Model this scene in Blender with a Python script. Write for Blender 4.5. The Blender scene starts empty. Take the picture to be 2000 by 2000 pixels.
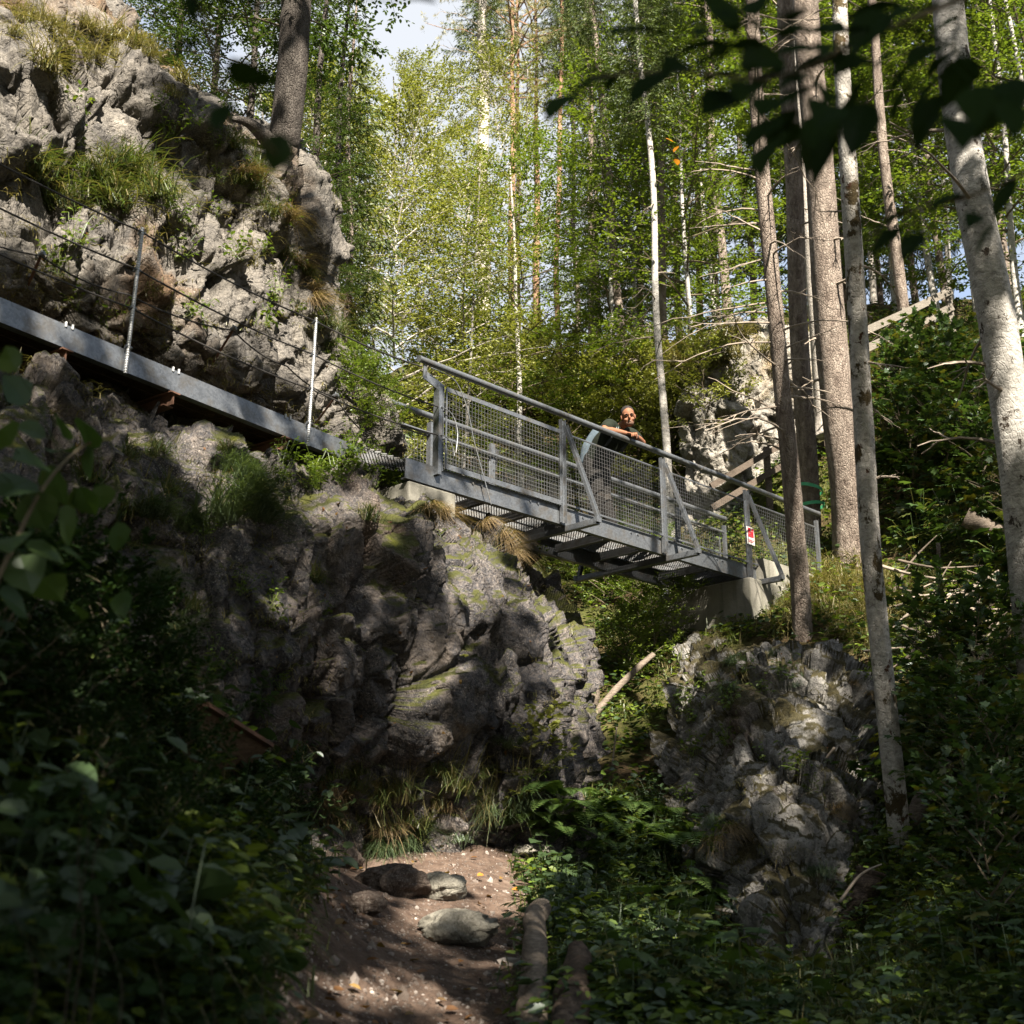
import bpy, bmesh, math, random
import numpy as np
from mathutils import Vector, Matrix
from mathutils.bvhtree import BVHTree
R = math.radians
S = bpy.context.scene
COL = S.collection
# ------------------------------------------------------------------ camera, sky, sun, exposure
PITCH = R(17.0); FPX = 2400.0; EYE = 1.6
cd = bpy.data.cameras.new('camera'); cam = bpy.data.objects.new('camera', cd); COL.objects.link(cam)
cam.location = (0, 0, EYE); cam.rotation_euler = (R(90) + PITCH, 0, 0)
cd.sensor_fit = 'HORIZONTAL'; cd.sensor_width = 23.3333; cd.lens = 28.0
cd.clip_start = 0.05; cd.clip_end = 3000
cd.dof.use_dof = True; cd.dof.focus_distance = 14.5; cd.dof.aperture_fstop = 1.9
S.camera = cam
SUN_EL = R(42); SUN_AZ = (0.24, -0.971)
SUN = Vector((SUN_AZ[0] * math.cos(SUN_EL), SUN_AZ[1] * math.cos(SUN_EL), math.sin(SUN_EL))).normalized()
w = bpy.data.worlds.new('World'); S.world = w; w.use_nodes = True
wn = w.node_tree; wn.nodes.clear()
wo = wn.nodes.new('ShaderNodeOutputWorld'); wb = wn.nodes.new('ShaderNodeBackground'); sk = wn.nodes.new('ShaderNodeTexSky')
sk.sky_type = 'NISHITA'; sk.sun_disc = False; sk.sun_elevation = SUN_EL; sk.sun_rotation = math.atan2(SUN.x, SUN.y)
sk.air_density = 1.0; sk.dust_density = 1.5; sk.ozone_density = 1.0
tc = wn.nodes.new('ShaderNodeTexCoord'); nz = wn.nodes.new('ShaderNodeTexNoise'); nz.inputs['Scale'].default_value = 3.0
nz.inputs['Detail'].default_value = 6; nz.inputs['Roughness'].default_value = .55
cr = wn.nodes.new('ShaderNodeValToRGB'); cr.color_ramp.elements[0].position = .34; cr.color_ramp.elements[1].position = .54
mx = wn.nodes.new('ShaderNodeMix'); mx.data_type = 'RGBA'; mx.inputs['B'].default_value = (3.1, 3.25, 3.5, 1)
wn.links.new(tc.outputs['Generated'], nz.inputs['Vector']); wn.links.new(nz.outputs['Fac'], cr.inputs['Fac'])
wn.links.new(cr.outputs['Color'], mx.inputs['Factor']); wn.links.new(sk.outputs['Color'], mx.inputs['A'])
wn.links.new(mx.outputs['Result'], wb.inputs['Color']); wb.inputs['Strength'].default_value = 0.05
wn.links.new(wb.outputs['Background'], wo.inputs['Surface'])
sl = bpy.data.lights.new('sun', 'SUN'); so = bpy.data.objects.new('sun', sl); COL.objects.link(so)
sl.energy = 5.0; sl.angle = R(0.53); sl.color = (1.0, 0.90, 0.76)
so.rotation_euler = (-SUN).to_track_quat('-Z', 'Y').to_euler(); so.location = (0, -20, 40)
S.view_settings.view_transform = 'Standard'; S.view_settings.look = 'None'
S.view_settings.exposure = 2.5; S.view_settings.gamma = 1.0
S.cycles.max_bounces = 8; S.cycles.diffuse_bounces = 3; S.cycles.glossy_bounces = 2; S.cycles.transmission_bounces = 4
S.cycles.transparent_max_bounces = 6; S.cycles.sample_clamp_indirect = 4.0
S.cycles.use_denoising = True

# ------------------------------------------------------------------ helpers
CT, ST = math.cos(PITCH), math.sin(PITCH)
def W(px, py, d):                       # a point seen at photo pixel (px, py) at depth d
    u = (px - 1000) / FPX; v = (1000 - py) / FPX
    return np.array([u * d, (CT - v * ST) * d, EYE + (v * CT + ST) * d])
def WZ(px, py, z):                      # the same, on the level z
    v = (1000 - py) / FPX
    return W(px, py, (z - EYE) / (v * CT + ST))
def PIX(P):
    P = np.atleast_2d(np.asarray(P, float)); x = P[:, 0]; y = P[:, 1]; z = P[:, 2] - EYE
    d = y * CT + z * ST; v = (-y * ST + z * CT) / d
    return np.stack([1000 + FPX * x / d, 1000 - FPX * v, d], 1)

def link(o, parent=None):
    COL.objects.link(o)
    if parent is not None: o.parent = parent
    return o
def tag(o, label=None, cat=None, group=None, kind=None):
    if label: o['label'] = label
    if cat: o['category'] = cat
    if group: o['group'] = group
    if kind: o['kind'] = kind
    return o
def empty(name, loc, label, cat, group=None, rot=(0, 0, 0)):
    o = bpy.data.objects.new(name, None); o.location = loc; o.rotation_euler = rot; o.empty_display_size = .1
    COL.objects.link(o); return tag(o, label, cat, group)
class MB:
    """collects pieces, builds ONE mesh object"""
    def __init__(s): s.v = []; s.f = []; s.n = 0
    def add(s, V, F):
        V = np.asarray(V, float).reshape(-1, 3)
        for a in (F if isinstance(F, list) else [F]):
            a = np.asarray(a, int)
            if a.size: s.f.append(a + s.n)
        s.v.append(V); s.n += len(V); return s
    def mesh(s, name, mat, smooth=False):
        me = bpy.data.meshes.new(name)
        V = np.concatenate(s.v) if s.v else np.zeros((0, 3))
        me.vertices.add(len(V)); me.vertices.foreach_set('co', V.astype(np.float32).ravel())
        tot = np.concatenate([np.full(len(a), a.shape[1]) for a in s.f]); idx = np.concatenate([a.ravel() for a in s.f])
        me.loops.add(len(idx)); me.loops.foreach_set('vertex_index', idx.astype(np.int32))
        me.polygons.add(len(tot)); st = np.concatenate([[0], np.cumsum(tot)[:-1]])
        me.polygons.foreach_set('loop_start', st.astype(np.int32)); me.polygons.foreach_set('loop_total', tot.astype(np.int32))
        me.polygons.foreach_set('use_smooth', np.full(len(tot), smooth))
        me.update(calc_edges=True); me.materials.append(mat); return me
    def build(s, name, mat, parent=None, smooth=False, loc=None):
        o = bpy.data.objects.new(name, s.mesh(name, mat, smooth)); link(o, parent)
        if loc is not None: o.location = loc
        return o
    def tri(s):
        V = np.concatenate(s.v); F = []
        for a in s.f:
            F.append(a[:, :3])
            if a.shape[1] == 4: F.append(a[:, [0, 2, 3]])
        return V, np.concatenate(F)
def frames(P):
    P = np.asarray(P, float); T = np.gradient(P, axis=0); T /= np.linalg.norm(T, axis=1)[:, None] + 1e-9
    a = np.array([0, 0, 1.]) if abs(T[0][2]) < .9 else np.array([1., 0, 0])
    n = np.cross(T[0], a); n /= np.linalg.norm(n); N = [n]
    for i in range(1, len(P)):
        n = N[-1] - T[i] * np.dot(N[-1], T[i]); n /= np.linalg.norm(n) + 1e-9; N.append(n)
    N = np.array(N); return T, N, np.cross(T, N)
def tube(mb, P, r, n=8, cap=True, jit=None):
    P = np.asarray(P, float); k = len(P); r = np.broadcast_to(np.asarray(r, float), (k,))
    T, N, B = frames(P); a = np.arange(n) * 2 * math.pi / n
    rr = r[:, None] * np.ones((k, n))
    if jit is not None: rr = rr * jit(k, n)
    V = P[:, None] + rr[..., None] * (np.cos(a)[None, :, None] * N[:, None] + np.sin(a)[None, :, None] * B[:, None])
    i, j = np.meshgrid(np.arange(k - 1), np.arange(n), indexing='ij'); j2 = (j + 1) % n
    F = np.stack([i * n + j, i * n + j2, (i + 1) * n + j2, (i + 1) * n + j], -1).reshape(-1, 4)
    fs = [F]
    if cap:
        V = np.concatenate([V.reshape(-1, 3), P[:1], P[-1:]]); c0, c1 = k * n, k * n + 1; q = np.arange(n); q2 = (q + 1) % n
        fs.append(np.stack([q2, q, np.full(n, c0)], 1)); fs.append(np.stack([(k - 1) * n + q, (k - 1) * n + q2, np.full(n, c1)], 1))
    mb.add(V, fs); return mb
def spline(P, n):
    P = np.asarray(P, float); k = len(P); t = np.linspace(0, k - 1, n); i = np.clip(t.astype(int), 0, k - 2); f = (t - i)[:, None]
    A = P[np.clip(i - 1, 0, k - 1)]; B = P[i]; C = P[i + 1]; D = P[np.clip(i + 2, 0, k - 1)]
    return .5 * ((2 * B) + (C - A) * f + (2 * A - 5 * B + 4 * C - D) * f ** 2 + (3 * B - A - 3 * C + D) * f ** 3)
BOXF = np.array([[0, 3, 2, 1], [4, 5, 6, 7], [0, 1, 5, 4], [1, 2, 6, 5], [2, 3, 7, 6], [3, 0, 4, 7]])
def bar(mb, A, B, w_, h_, up=(0, 0, 1)):           # rectangular bar from A to B, w_ sideways, h_ along up
    A = np.asarray(A, float); B = np.asarray(B, float); t = B - A; t /= np.linalg.norm(t); up = np.asarray(up, float)
    s = np.cross(t, up); s /= np.linalg.norm(s); u = np.cross(s, t)
    q = [(-1, -1), (1, -1), (1, 1), (-1, 1)]
    V = [A + s * a * w_ / 2 + u * b * h_ / 2 for a, b in q] + [B + s * a * w_ / 2 + u * b * h_ / 2 for a, b in q]
    mb.add(V, BOXF); return mb
def prism(mb, A, B, prof, side, up):               # extrude a 2D profile (side, up) from A to B
    A = np.asarray(A, float); B = np.asarray(B, float); n = len(prof)
    o = np.array([np.asarray(side) * a + np.asarray(up) * b for a, b in prof]); q = np.arange(n); q2 = (q + 1) % n
    mb.add(np.concatenate([A + o, B + o]), [np.stack([q, q2, q2 + n, q + n], 1), q[None, ::-1], (q + n)[None]]); return mb

# ---- noise
def _h(ix, iy, iz, s):
    h = (ix.astype(np.int64) * 374761393 + iy.astype(np.int64) * 668265263 + iz.astype(np.int64) * 1442695041 + s * 1274126177) & 0xffffffff
    h = ((h ^ (h >> 15)) * 2654435761) & 0xffffffff
    h = ((h ^ (h >> 13)) * 1274126177) & 0xffffffff; h = ((h ^ (h >> 16)) * 2246822519) & 0xffffffff
    return h ^ (h >> 15)
def _u(h, k): return (((h * (2 * k + 7919)) & 0xffffffff) ^ (h >> (k + 3))) % 65536 / 65535.0
def perlin(P, s=0):
    I = np.floor(P).astype(np.int64); f = P - I; u = f * f * f * (f * (f * 6 - 15) + 10); out = 0
    for dx in (0, 1):
        for dy in (0, 1):
            for dz in (0, 1):
                h = _h(I[:, 0] + dx, I[:, 1] + dy, I[:, 2] + dz, s)
                g = np.stack([_u(h, 1), _u(h, 2), _u(h, 3)], 1) * 2 - 1
                wgt = (u[:, 0] if dx else 1 - u[:, 0]) * (u[:, 1] if dy else 1 - u[:, 1]) * (u[:, 2] if dz else 1 - u[:, 2])
                out = out + wgt * ((f - np.array([dx, dy, dz])) * g).sum(1)
    return out * 1.4
def fbm(P, o=4, s=0, g=.5):
    a = 1; t = 0; P = np.asarray(P, float)
    for k in range(o): t = t + a * perlin(P, s + k * 17); P = P * 2.03 + 3.7; a *= g
    return t
def facets(P, s=0, tilt=1.0):                      # cellular blocks, each a tilted plane: broken rock
    I = np.floor(P).astype(np.int64); best = np.full(len(P), 9e9); val = np.zeros(len(P)); sec = np.full(len(P), 9e9)
    for dx in (-1, 0, 1):
        for dy in (-1, 0, 1):
            for dz in (-1, 0, 1):
                c = I + np.array([dx, dy, dz]); h = _h(c[:, 0], c[:, 1], c[:, 2], s)
                q = c + np.stack([_u(h, 1), _u(h, 2), _u(h, 3)], 1); D = P - q; d = (D * D).sum(1)
                v = (_u(h, 4) - .5) + tilt * ((np.stack([_u(h, 5), _u(h, 6), _u(h, 7)], 1) - .5) * D).sum(1) * 1.6
                m = d < best; sec = np.where(m, best, np.minimum(sec, d)); best = np.where(m, d, best); val = np.where(m, v, val)
    edge = np.sqrt(sec) - np.sqrt(best)
    return val, edge

# ---- materials
class Mat:
    def __init__(s, name):
        s.m = bpy.data.materials.new(name); s.m.use_nodes = True; s.t = s.m.node_tree; s.t.nodes.clear()
        s.out = s.n('OutputMaterial')
    def n(s, t, **k):
        x = s.t.nodes.new('ShaderNode' + t)
        for a, b in k.items(): setattr(x, a, b)
        return x
    def l(s, a, b): s.t.links.new(a, b)
    def obj(s):
        if not hasattr(s, '_tc'): s._tc = s.n('TexCoord')
        return s._tc.outputs['Object']
    def noise(s, scale, detail=4, rough=.55, stretch=None, dist=0, vec=None, ridged=False):
        x = s.n('TexNoise')
        if ridged: x.noise_type = 'RIDGED_MULTIFRACTAL'
        x.inputs['Scale'].default_value = scale; x.inputs['Detail'].default_value = detail
        x.inputs['Roughness'].default_value = rough; x.inputs['Distortion'].default_value = dist
        v = vec or s.obj()
        if stretch:
            mp = s.n('Mapping'); mp.inputs['Scale'].default_value = stretch; s.l(v, mp.inputs['Vector']); v = mp.outputs['Vector']
        s.l(v, x.inputs['Vector']); return x.outputs['Fac']
    def ramp(s, fac, stops):
        x = s.n('ValToRGB'); e = x.color_ramp.elements
        while len(e) < len(stops): e.new(.5)
        for q, (p, c) in zip(e, stops):
            q.position = p; q.color = (c if isinstance(c, tuple) else (c, c, c)) + (1,)
        s.l(fac, x.inputs['Fac']); return x.outputs['Color']
    def mix(s, f, a, b, mode='MIX'):
        x = s.n('Mix', data_type='RGBA', blend_type=mode)
        for k, v in (('Factor', f), ('A', a), ('B', b)):
            i = x.inputs[k] if k != 'Factor' else x.inputs[0]
            if k != 'Factor': i = [q for q in x.inputs if q.name == k and q.type == 'RGBA'][0]
            if isinstance(v, (int, float)): i.default_value = v if k == 'Factor' else (v, v, v, 1)
            elif isinstance(v, tuple): i.default_value = v + (1,)
            else: s.l(v, i)
        return [q for q in x.outputs if q.type == 'RGBA'][0]
    def math(s, op, a, b=0.0, c=None):
        x = s.n('Math', operation=op)
        for i, v in enumerate((a, b) if c is None else (a, b, c)):
            if isinstance(v, (int, float)): x.inputs[i].default_value = v
            else: s.l(v, x.inputs[i])
        return x.outputs[0]
    def bump(s, h, dist=.02, strength=1.0, nrm=None):
        x = s.n('Bump'); x.inputs['Distance'].default_value = dist; x.inputs['Strength'].default_value = strength
        s.l(h, x.inputs['Height'])
        if nrm: s.l(nrm, x.inputs['Normal'])
        return x.outputs['Normal']
    def pbr(s, col, rough=.8, metal=0.0, nrm=None, spec=.3):
        x = s.n('BsdfPrincipled')
        for k, v in (('Base Color', col), ('Roughness', rough), ('Metallic', metal)):
            if isinstance(v, tuple): x.inputs[k].default_value = v + (1,)
            elif isinstance(v, (int, float)): x.inputs[k].default_value = v
            else: s.l(v, x.inputs[k])
        x.inputs['Specular IOR Level'].default_value = spec
        if nrm: s.l(nrm, x.inputs['Normal'])
        s.l(x.outputs[0], s.out.inputs['Surface']); return s.m
# ------------------------------------------------------------------ rock and ground materials
def rock_mat(name, dark, mid, pale, stain, moss, pale_at=.55, moss_cut=.62, stain_cut=.66):
    m = Mat(name)
    g = m.n('NewGeometry'); sx = m.n('SeparateXYZ'); m.l(g.outputs['Normal'], sx.inputs[0])
    n1 = m.noise(.75, 9, .62, dist=.6); n2 = m.noise(5, 8, .65); n3 = m.noise(26, 5, .7)
    st = m.noise(2.2, 6, .6, stretch=(1.6, 1.6, .35))
    f = m.math('ADD', m.math('MULTIPLY', n1, .55), m.math('MULTIPLY', n2, .45))
    c = m.ramp(f, [(pale_at - .17, dark), (pale_at - .02, mid), (pale_at + .12, pale)])
    c = m.mix(m.ramp(n3, [(.42, 0.), (.66, 1.)]), c, m.mix(.5, c, pale, 'MIX'))
    c = m.mix(m.ramp(n3, [(.3, 1.), (.44, 0.)]), c, m.mix(.5, c, dark))
    c = m.mix(m.ramp(st, [(.50, 0.), (.66, .75)]), c, dark)
    so_ = m.noise(.55, 5, .6, stretch=(1, 1, .8), dist=.4)
    c = m.mix(m.ramp(so_, [(stain_cut - .05, 0.), (stain_cut + .06, .8)]), c, stain)
    n4 = m.noise(62, 5, .75)
    c = m.mix(m.math('MULTIPLY', m.ramp(n4, [(.54, 0.), (.63, .9)]), m.ramp(m.noise(2.6, 4, .6), [(.40, .12), (.60, 1.)])), c, m.mix(.45, pale, (.55, .52, .47)))
    c = m.mix(m.ramp(n4, [(.34, .8), (.46, 0.)]), c, (dark[0] * .6, dark[1] * .6, dark[2] * .6))
    mo = m.math('ADD', m.math('MULTIPLY', sx.outputs['Z'], .30), m.math('MULTIPLY', m.noise(1.9, 7, .68), .8))
    mf = m.ramp(mo, [(moss_cut - .03, 0.), (moss_cut + .05, 1.)])
    mc = m.ramp(m.noise(9, 4), [(.3, moss), (.7, (moss[0] * 2.0, moss[1] * 1.8, moss[2] * 1.3))])
    c = m.mix(mf, c, mc)
    vo = m.n('TexVoronoi', feature='DISTANCE_TO_EDGE'); vo.inputs['Scale'].default_value = 4.5
    mp = m.n('Mapping'); mp.inputs['Rotation'].default_value = (.5, .35, .2); mp.inputs['Scale'].default_value = (1, 1.3, .6)
    wv = m.n('VectorMath', operation='ADD'); nv = m.n('TexNoise'); nv.inputs['Scale'].default_value = 3; m.l(m.obj(), nv.inputs['Vector'])
    m.l(m.obj(), wv.inputs[0]); m.l(nv.outputs['Color'], wv.inputs[1]); m.l(wv.outputs[0], mp.inputs['Vector']); m.l(mp.outputs[0], vo.inputs['Vector'])
    cracks = m.ramp(vo.outputs['Distance'], [(0., 0.), (.06, 1.)])
    rg_ = m.noise(4.5, 8, .62, stretch=(1, 1.2, .8), ridged=True)
    fv = m.n('TexVoronoi'); fv.inputs['Scale'].default_value = 11; m.l(wv.outputs[0], fv.inputs['Vector'])
    c = m.mix(m.ramp(rg_, [(.30, .65), (.62, 0.)]), c, m.mix(.75, c, (dark[0] * .45, dark[1] * .45, dark[2] * .45)))
    h = m.math('ADD', m.math('MULTIPLY', m.noise(9, 12, .74), .70), m.math('MULTIPLY', n3, .2))
    h = m.math('ADD', h, m.math('ADD', m.math('MULTIPLY', rg_, .30), m.math('MULTIPLY', fv.outputs['Distance'], .28)))
    h = m.math('ADD', h, m.math('MULTIPLY', cracks, .12))
    nr = m.bump(h, .07, 1.0)
    return m.pbr(c, .88, nrm=nr, spec=.2)
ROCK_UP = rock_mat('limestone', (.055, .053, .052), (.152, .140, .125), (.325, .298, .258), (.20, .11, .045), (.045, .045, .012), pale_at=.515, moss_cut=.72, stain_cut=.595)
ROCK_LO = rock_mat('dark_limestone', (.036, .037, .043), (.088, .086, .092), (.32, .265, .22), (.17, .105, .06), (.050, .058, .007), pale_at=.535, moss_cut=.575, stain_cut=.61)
ROCK_RT = rock_mat('mossy_limestone', (.055, .052, .052), (.21, .205, .20), (.40, .39, .365), (.10, .05, .022), (.036, .032, .007), pale_at=.455, moss_cut=.545, stain_cut=.60)
ROCK_FAR = rock_mat('bright_limestone', (.12, .115, .10), (.30, .28, .25), (.46, .43, .38), (.30, .19, .05), (.10, .09, .02), pale_at=.46, moss_cut=.74, stain_cut=.60)

def soil_mat():
    m = Mat('forest_soil'); n1 = m.noise(.8, 6); n2 = m.noise(7, 8, .7); n3 = m.noise(55, 4, .7)
    c = m.ramp(n2, [(.3, (.035, .024, .013)), (.5, (.075, .052, .028)), (.72, (.13, .095, .05))])
    g = m.ramp(m.noise(16, 6, .7), [(.35, (.03, .042, .010)), (.65, (.085, .095, .025))])
    c = m.mix(m.ramp(n1, [(.40, 0.), (.58, .85)]), c, g)
    c = m.mix(m.ramp(n3, [(.58, 0.), (.7, .6)]), c, (.16, .115, .06))
    return m.pbr(c, .95, nrm=m.bump(m.math('ADD', n2, m.math('MULTIPLY', n3, .35)), .12), spec=.1)
SOIL = soil_mat()
def path_mat():
    m = Mat('gravelly_dirt'); n1 = m.noise(1.1, 5); n2 = m.noise(9, 8, .68)
    vo = m.n('TexVoronoi'); vo.inputs['Scale'].default_value = 46; m.l(m.obj(), vo.inputs['Vector'])
    c = m.ramp(n2, [(.32, (.038, .025, .019)), (.55, (.085, .060, .046)), (.75, (.15, .115, .092))])
    peb = m.ramp(vo.outputs['Distance'], [(.22, 1.), (.42, 0.)])
    sel = m.ramp(vo.outputs['Color'], [(.45, 0.), (.6, 1.)])
    area = m.ramp(n1, [(.42, .12), (.6, 1.)])
    f = m.math('MULTIPLY', m.math('MULTIPLY', peb, sel), area)
    c = m.mix(f, c, m.ramp(vo.outputs['Color'], [(.3, (.13, .105, .09)), (.8, (.28, .25, .225))]))
    h = m.math('ADD', m.math('MULTIPLY', n2, .6), m.math('MULTIPLY', m.math('MULTIPLY', peb, sel), .35))
    h = m.math('ADD', h, m.math('MULTIPLY', m.noise(120, 3), .12))
    return m.pbr(c, .95, nrm=m.bump(h, .05), spec=.12)
PATHM = path_mat()

# ------------------------------------------------------------------ ground: one sheet through known heights
CTRL = [  # photo pixel and depth of ground the photograph shows
    (850, 2000, 5.6), (1040, 1990, 5.6), (640, 2000, 5.4), (700, 1850, 7.2), (960, 1850, 7.3), (680, 1720, 9.0), (1000, 1740, 9.0),
    (760, 1655, 10.2), (980, 1665, 10.3), (880, 1640, 10.6),
    (560, 1640, 8.1), (520, 1560, 7.7), (430, 1500, 7.1), (270, 1420, 6.2), (60, 1350, 5.1), (-250, 1250, 4.5), (330, 1650, 5.3), (150, 1600, 4.2), (0, 1900, 3.1),
    (300, 1980, 3.6), (500, 1850, 5.0), (-300, 1700, 3.0), (-300, 2200, 2.4),
    (820, 1600, 11.0), (1000, 1600, 11.5), (1120, 1580, 12.6), (1130, 1480, 14.2), (1140, 1380, 15.8), (1200, 1280, 17.5), (1180, 1200, 19.0), (1120, 1130, 21.0),
    (1300, 1120, 21.0), (1220, 1000, 23.0), (1120, 900, 25.0), (1000, 830, 26.0), (850, 790, 25.0), (760, 800, 23.0), (1000, 760, 29.0), (1150, 765, 29), (880, 700, 31), (1250, 760, 27.5),
    (1250, 1700, 11.3), (1200, 1800, 9.6), (1150, 1900, 7.5), (1300, 1950, 7.0), (1350, 1850, 8.6), (1500, 1900, 9.6), (1600, 1880, 9.6), (1700, 1830, 9.7), (1600, 2000, 6.6), (1900, 1950, 6.6), (1900, 1800, 8.2),
    (1800, 1700, 10.2), (1900, 1500, 11.0), (1850, 1380, 12.6), (1950, 1250, 13.6), (1800, 1250, 14.6), (2100, 1500, 10.5), (2200, 1900, 7), (2200, 1100, 14),
    (1600, 1180, 16.6), (1480, 1220, 16.2), (1560, 1130, 17.6), (1660, 1115, 19), (1740, 1090, 18.6), (1850, 1050, 17.6), (1950, 950, 18.2), (1800, 900, 20.5), (1700, 930, 20.6), (1560, 1000, 20.5), (1480, 980, 21.0),
    (1700, 720, 24), (1800, 690, 24), (1900, 680, 23), (2000, 640, 23.5), (1640, 720, 24.5), (1820, 620, 27), (1650, 610, 27.5), (1480, 640, 27), (1400, 690, 26.5), (2200, 700, 21),
    (1350, 720, 26), (1560, 780, 23), (1450, 930, 22),
]
P0 = [tuple(W(*c)) for c in CTRL]
P0 += [(0, 0, 0), (.9, 0, -.05), (-.8, 0, .1), (0, 3, .40), (.8, 3, .38), (-.7, 3, .5), (0, -8, -1.0), (-8, -8, 1), (8, -8, -.5), (3.2, 2, .1), (5, 3, .6), (9, 6, 2.2), (4, -2, -.4),
       (-3, 0, 1.2), (-6, 2, 3), (-8, 8, 5), (-6, 12, 3.5), (-4, 11, 2.6), (-3, 10.2, 2.3), (-2, 11.6, 2.4), (-.5, 13.5, 2.8), (-2.5, 15, 4), (-5, 18, 5.5), (-10, 20, 8), (-3, 20, 7.5), (-12, 12, 8),
       (-8, 28, 11), (14, 12, 8), (16, 22, 14), (14, 34, 18), (-16, 34, 14), (-14, 0, 6), (14, 0, 2)]
P0 = np.array(P0)
def _tps(r2): return .5 * r2 * np.log(r2 + 1e-9)
_A = P0[:, :2]; _D = ((_A[:, None] - _A[None]) ** 2).sum(-1); _n = len(_A)
_K = np.zeros((_n + 3, _n + 3)); _K[:_n, :_n] = _tps(_D) + np.eye(_n) * .35; _K[:_n, _n] = 1; _K[:_n, _n + 1:] = _A; _K[_n, :_n] = 1; _K[_n + 1:, :_n] = _A.T
_c = np.linalg.solve(_K, np.concatenate([P0[:, 2], [0, 0, 0]]))
def ground_z(x, y):
    x = np.asarray(x, float).ravel(); y = np.asarray(y, float).ravel(); out = np.zeros(len(x))
    xc = np.clip(x, -16, 16); yc = np.clip(y, -9, 35)
    for i in range(0, len(x), 20000):
        s = slice(i, i + 20000); q = np.stack([xc[s], yc[s]], 1); r2 = ((q[:, None] - _A[None]) ** 2).sum(-1)
        out[s] = _tps(r2) @ _c[:_n] + _c[_n] + q @ _c[_n + 1:]
    z = out
    ridge = 33.0                                        # beyond the saddle the land drops away again
    z = np.where(y > 29.5, z - np.clip(y - 29.5, 0, 60) * .22, z)
    far = np.clip((np.hypot(x, y - 14) - 24) / 60, 0, 1); far = far * far * (3 - 2 * far)
    return z * (1 - far) + 4.0 * far
def path_mask(x, y):                                    # 1 on the trodden path
    pts = np.array([(-.1, -3), (-.1, 2), W(800, 2000, 5.6)[:2], W(815, 1850, 7.2)[:2], W(840, 1720, 9.0)[:2], W(820, 1650, 10.2)[:2], (-1.2, 10.9)])
    hw = np.array([.62, .62, .58, .60, .68, .78, .55]); q = spline(pts, 60); h = np.interp(np.linspace(0, 6, 60), np.arange(7), hw)
    d = np.hypot(x[:, None] - q[None, :, 0], y[:, None] - q[None, :, 1]) - h[None]
    return d.min(1)
def axis(a, b, n, lo, hi, m):
    c = np.linspace(a, b, n); l = a - (np.geomspace(1, 1 + a - lo, m)[1:] - 1)[::-1]; h = b + (np.geomspace(1, 1 + hi - b, m)[1:] - 1)
    return np.concatenate([l, c, h])
gx = axis(-9, 13, 300, -700, 700, 26); gy = axis(-2, 34, 460, -700, 900, 26)
GX, GY = np.meshgrid(gx, gy, indexing='ij'); GZ = ground_z(GX, GY)
P = np.stack([GX.ravel(), GY.ravel(), GZ], 1); pm = np.zeros(len(P)) + 9
near = (np.abs(P[:, 0]) < 4) & (P[:, 1] > -3) & (P[:, 1] < 12.5)
pm[near] = path_mask(P[near, 0], P[near, 1])
rough = np.clip(pm / .5, 0, 1)
nn = fbm(P * np.array([.7, .7, .3]), 4, 3) * .16 + fbm(P * np.array([3.1, 3.1, 1]), 3, 9) * .05
inner = np.clip((60 - np.hypot(P[:, 0], P[:, 1])) / 20, 0, 1)
P[:, 2] += nn * inner * (0.18 + .82 * rough) - .05 * (1 - np.clip((pm + .15) / .3, 0, 1)) * near
mb = MB(); nx, ny = GX.shape; i, j = np.meshgrid(np.arange(nx - 1), np.arange(ny - 1), indexing='ij')
GF = np.stack([i * ny + j, (i + 1) * ny + j, (i + 1) * ny + j + 1, i * ny + j + 1], -1).reshape(-1, 4)
mb.add(P, GF); ground = tag(mb.build('ground', SOIL, smooth=True), kind='structure'); GROUND_TRI = mb.tri()

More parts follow.
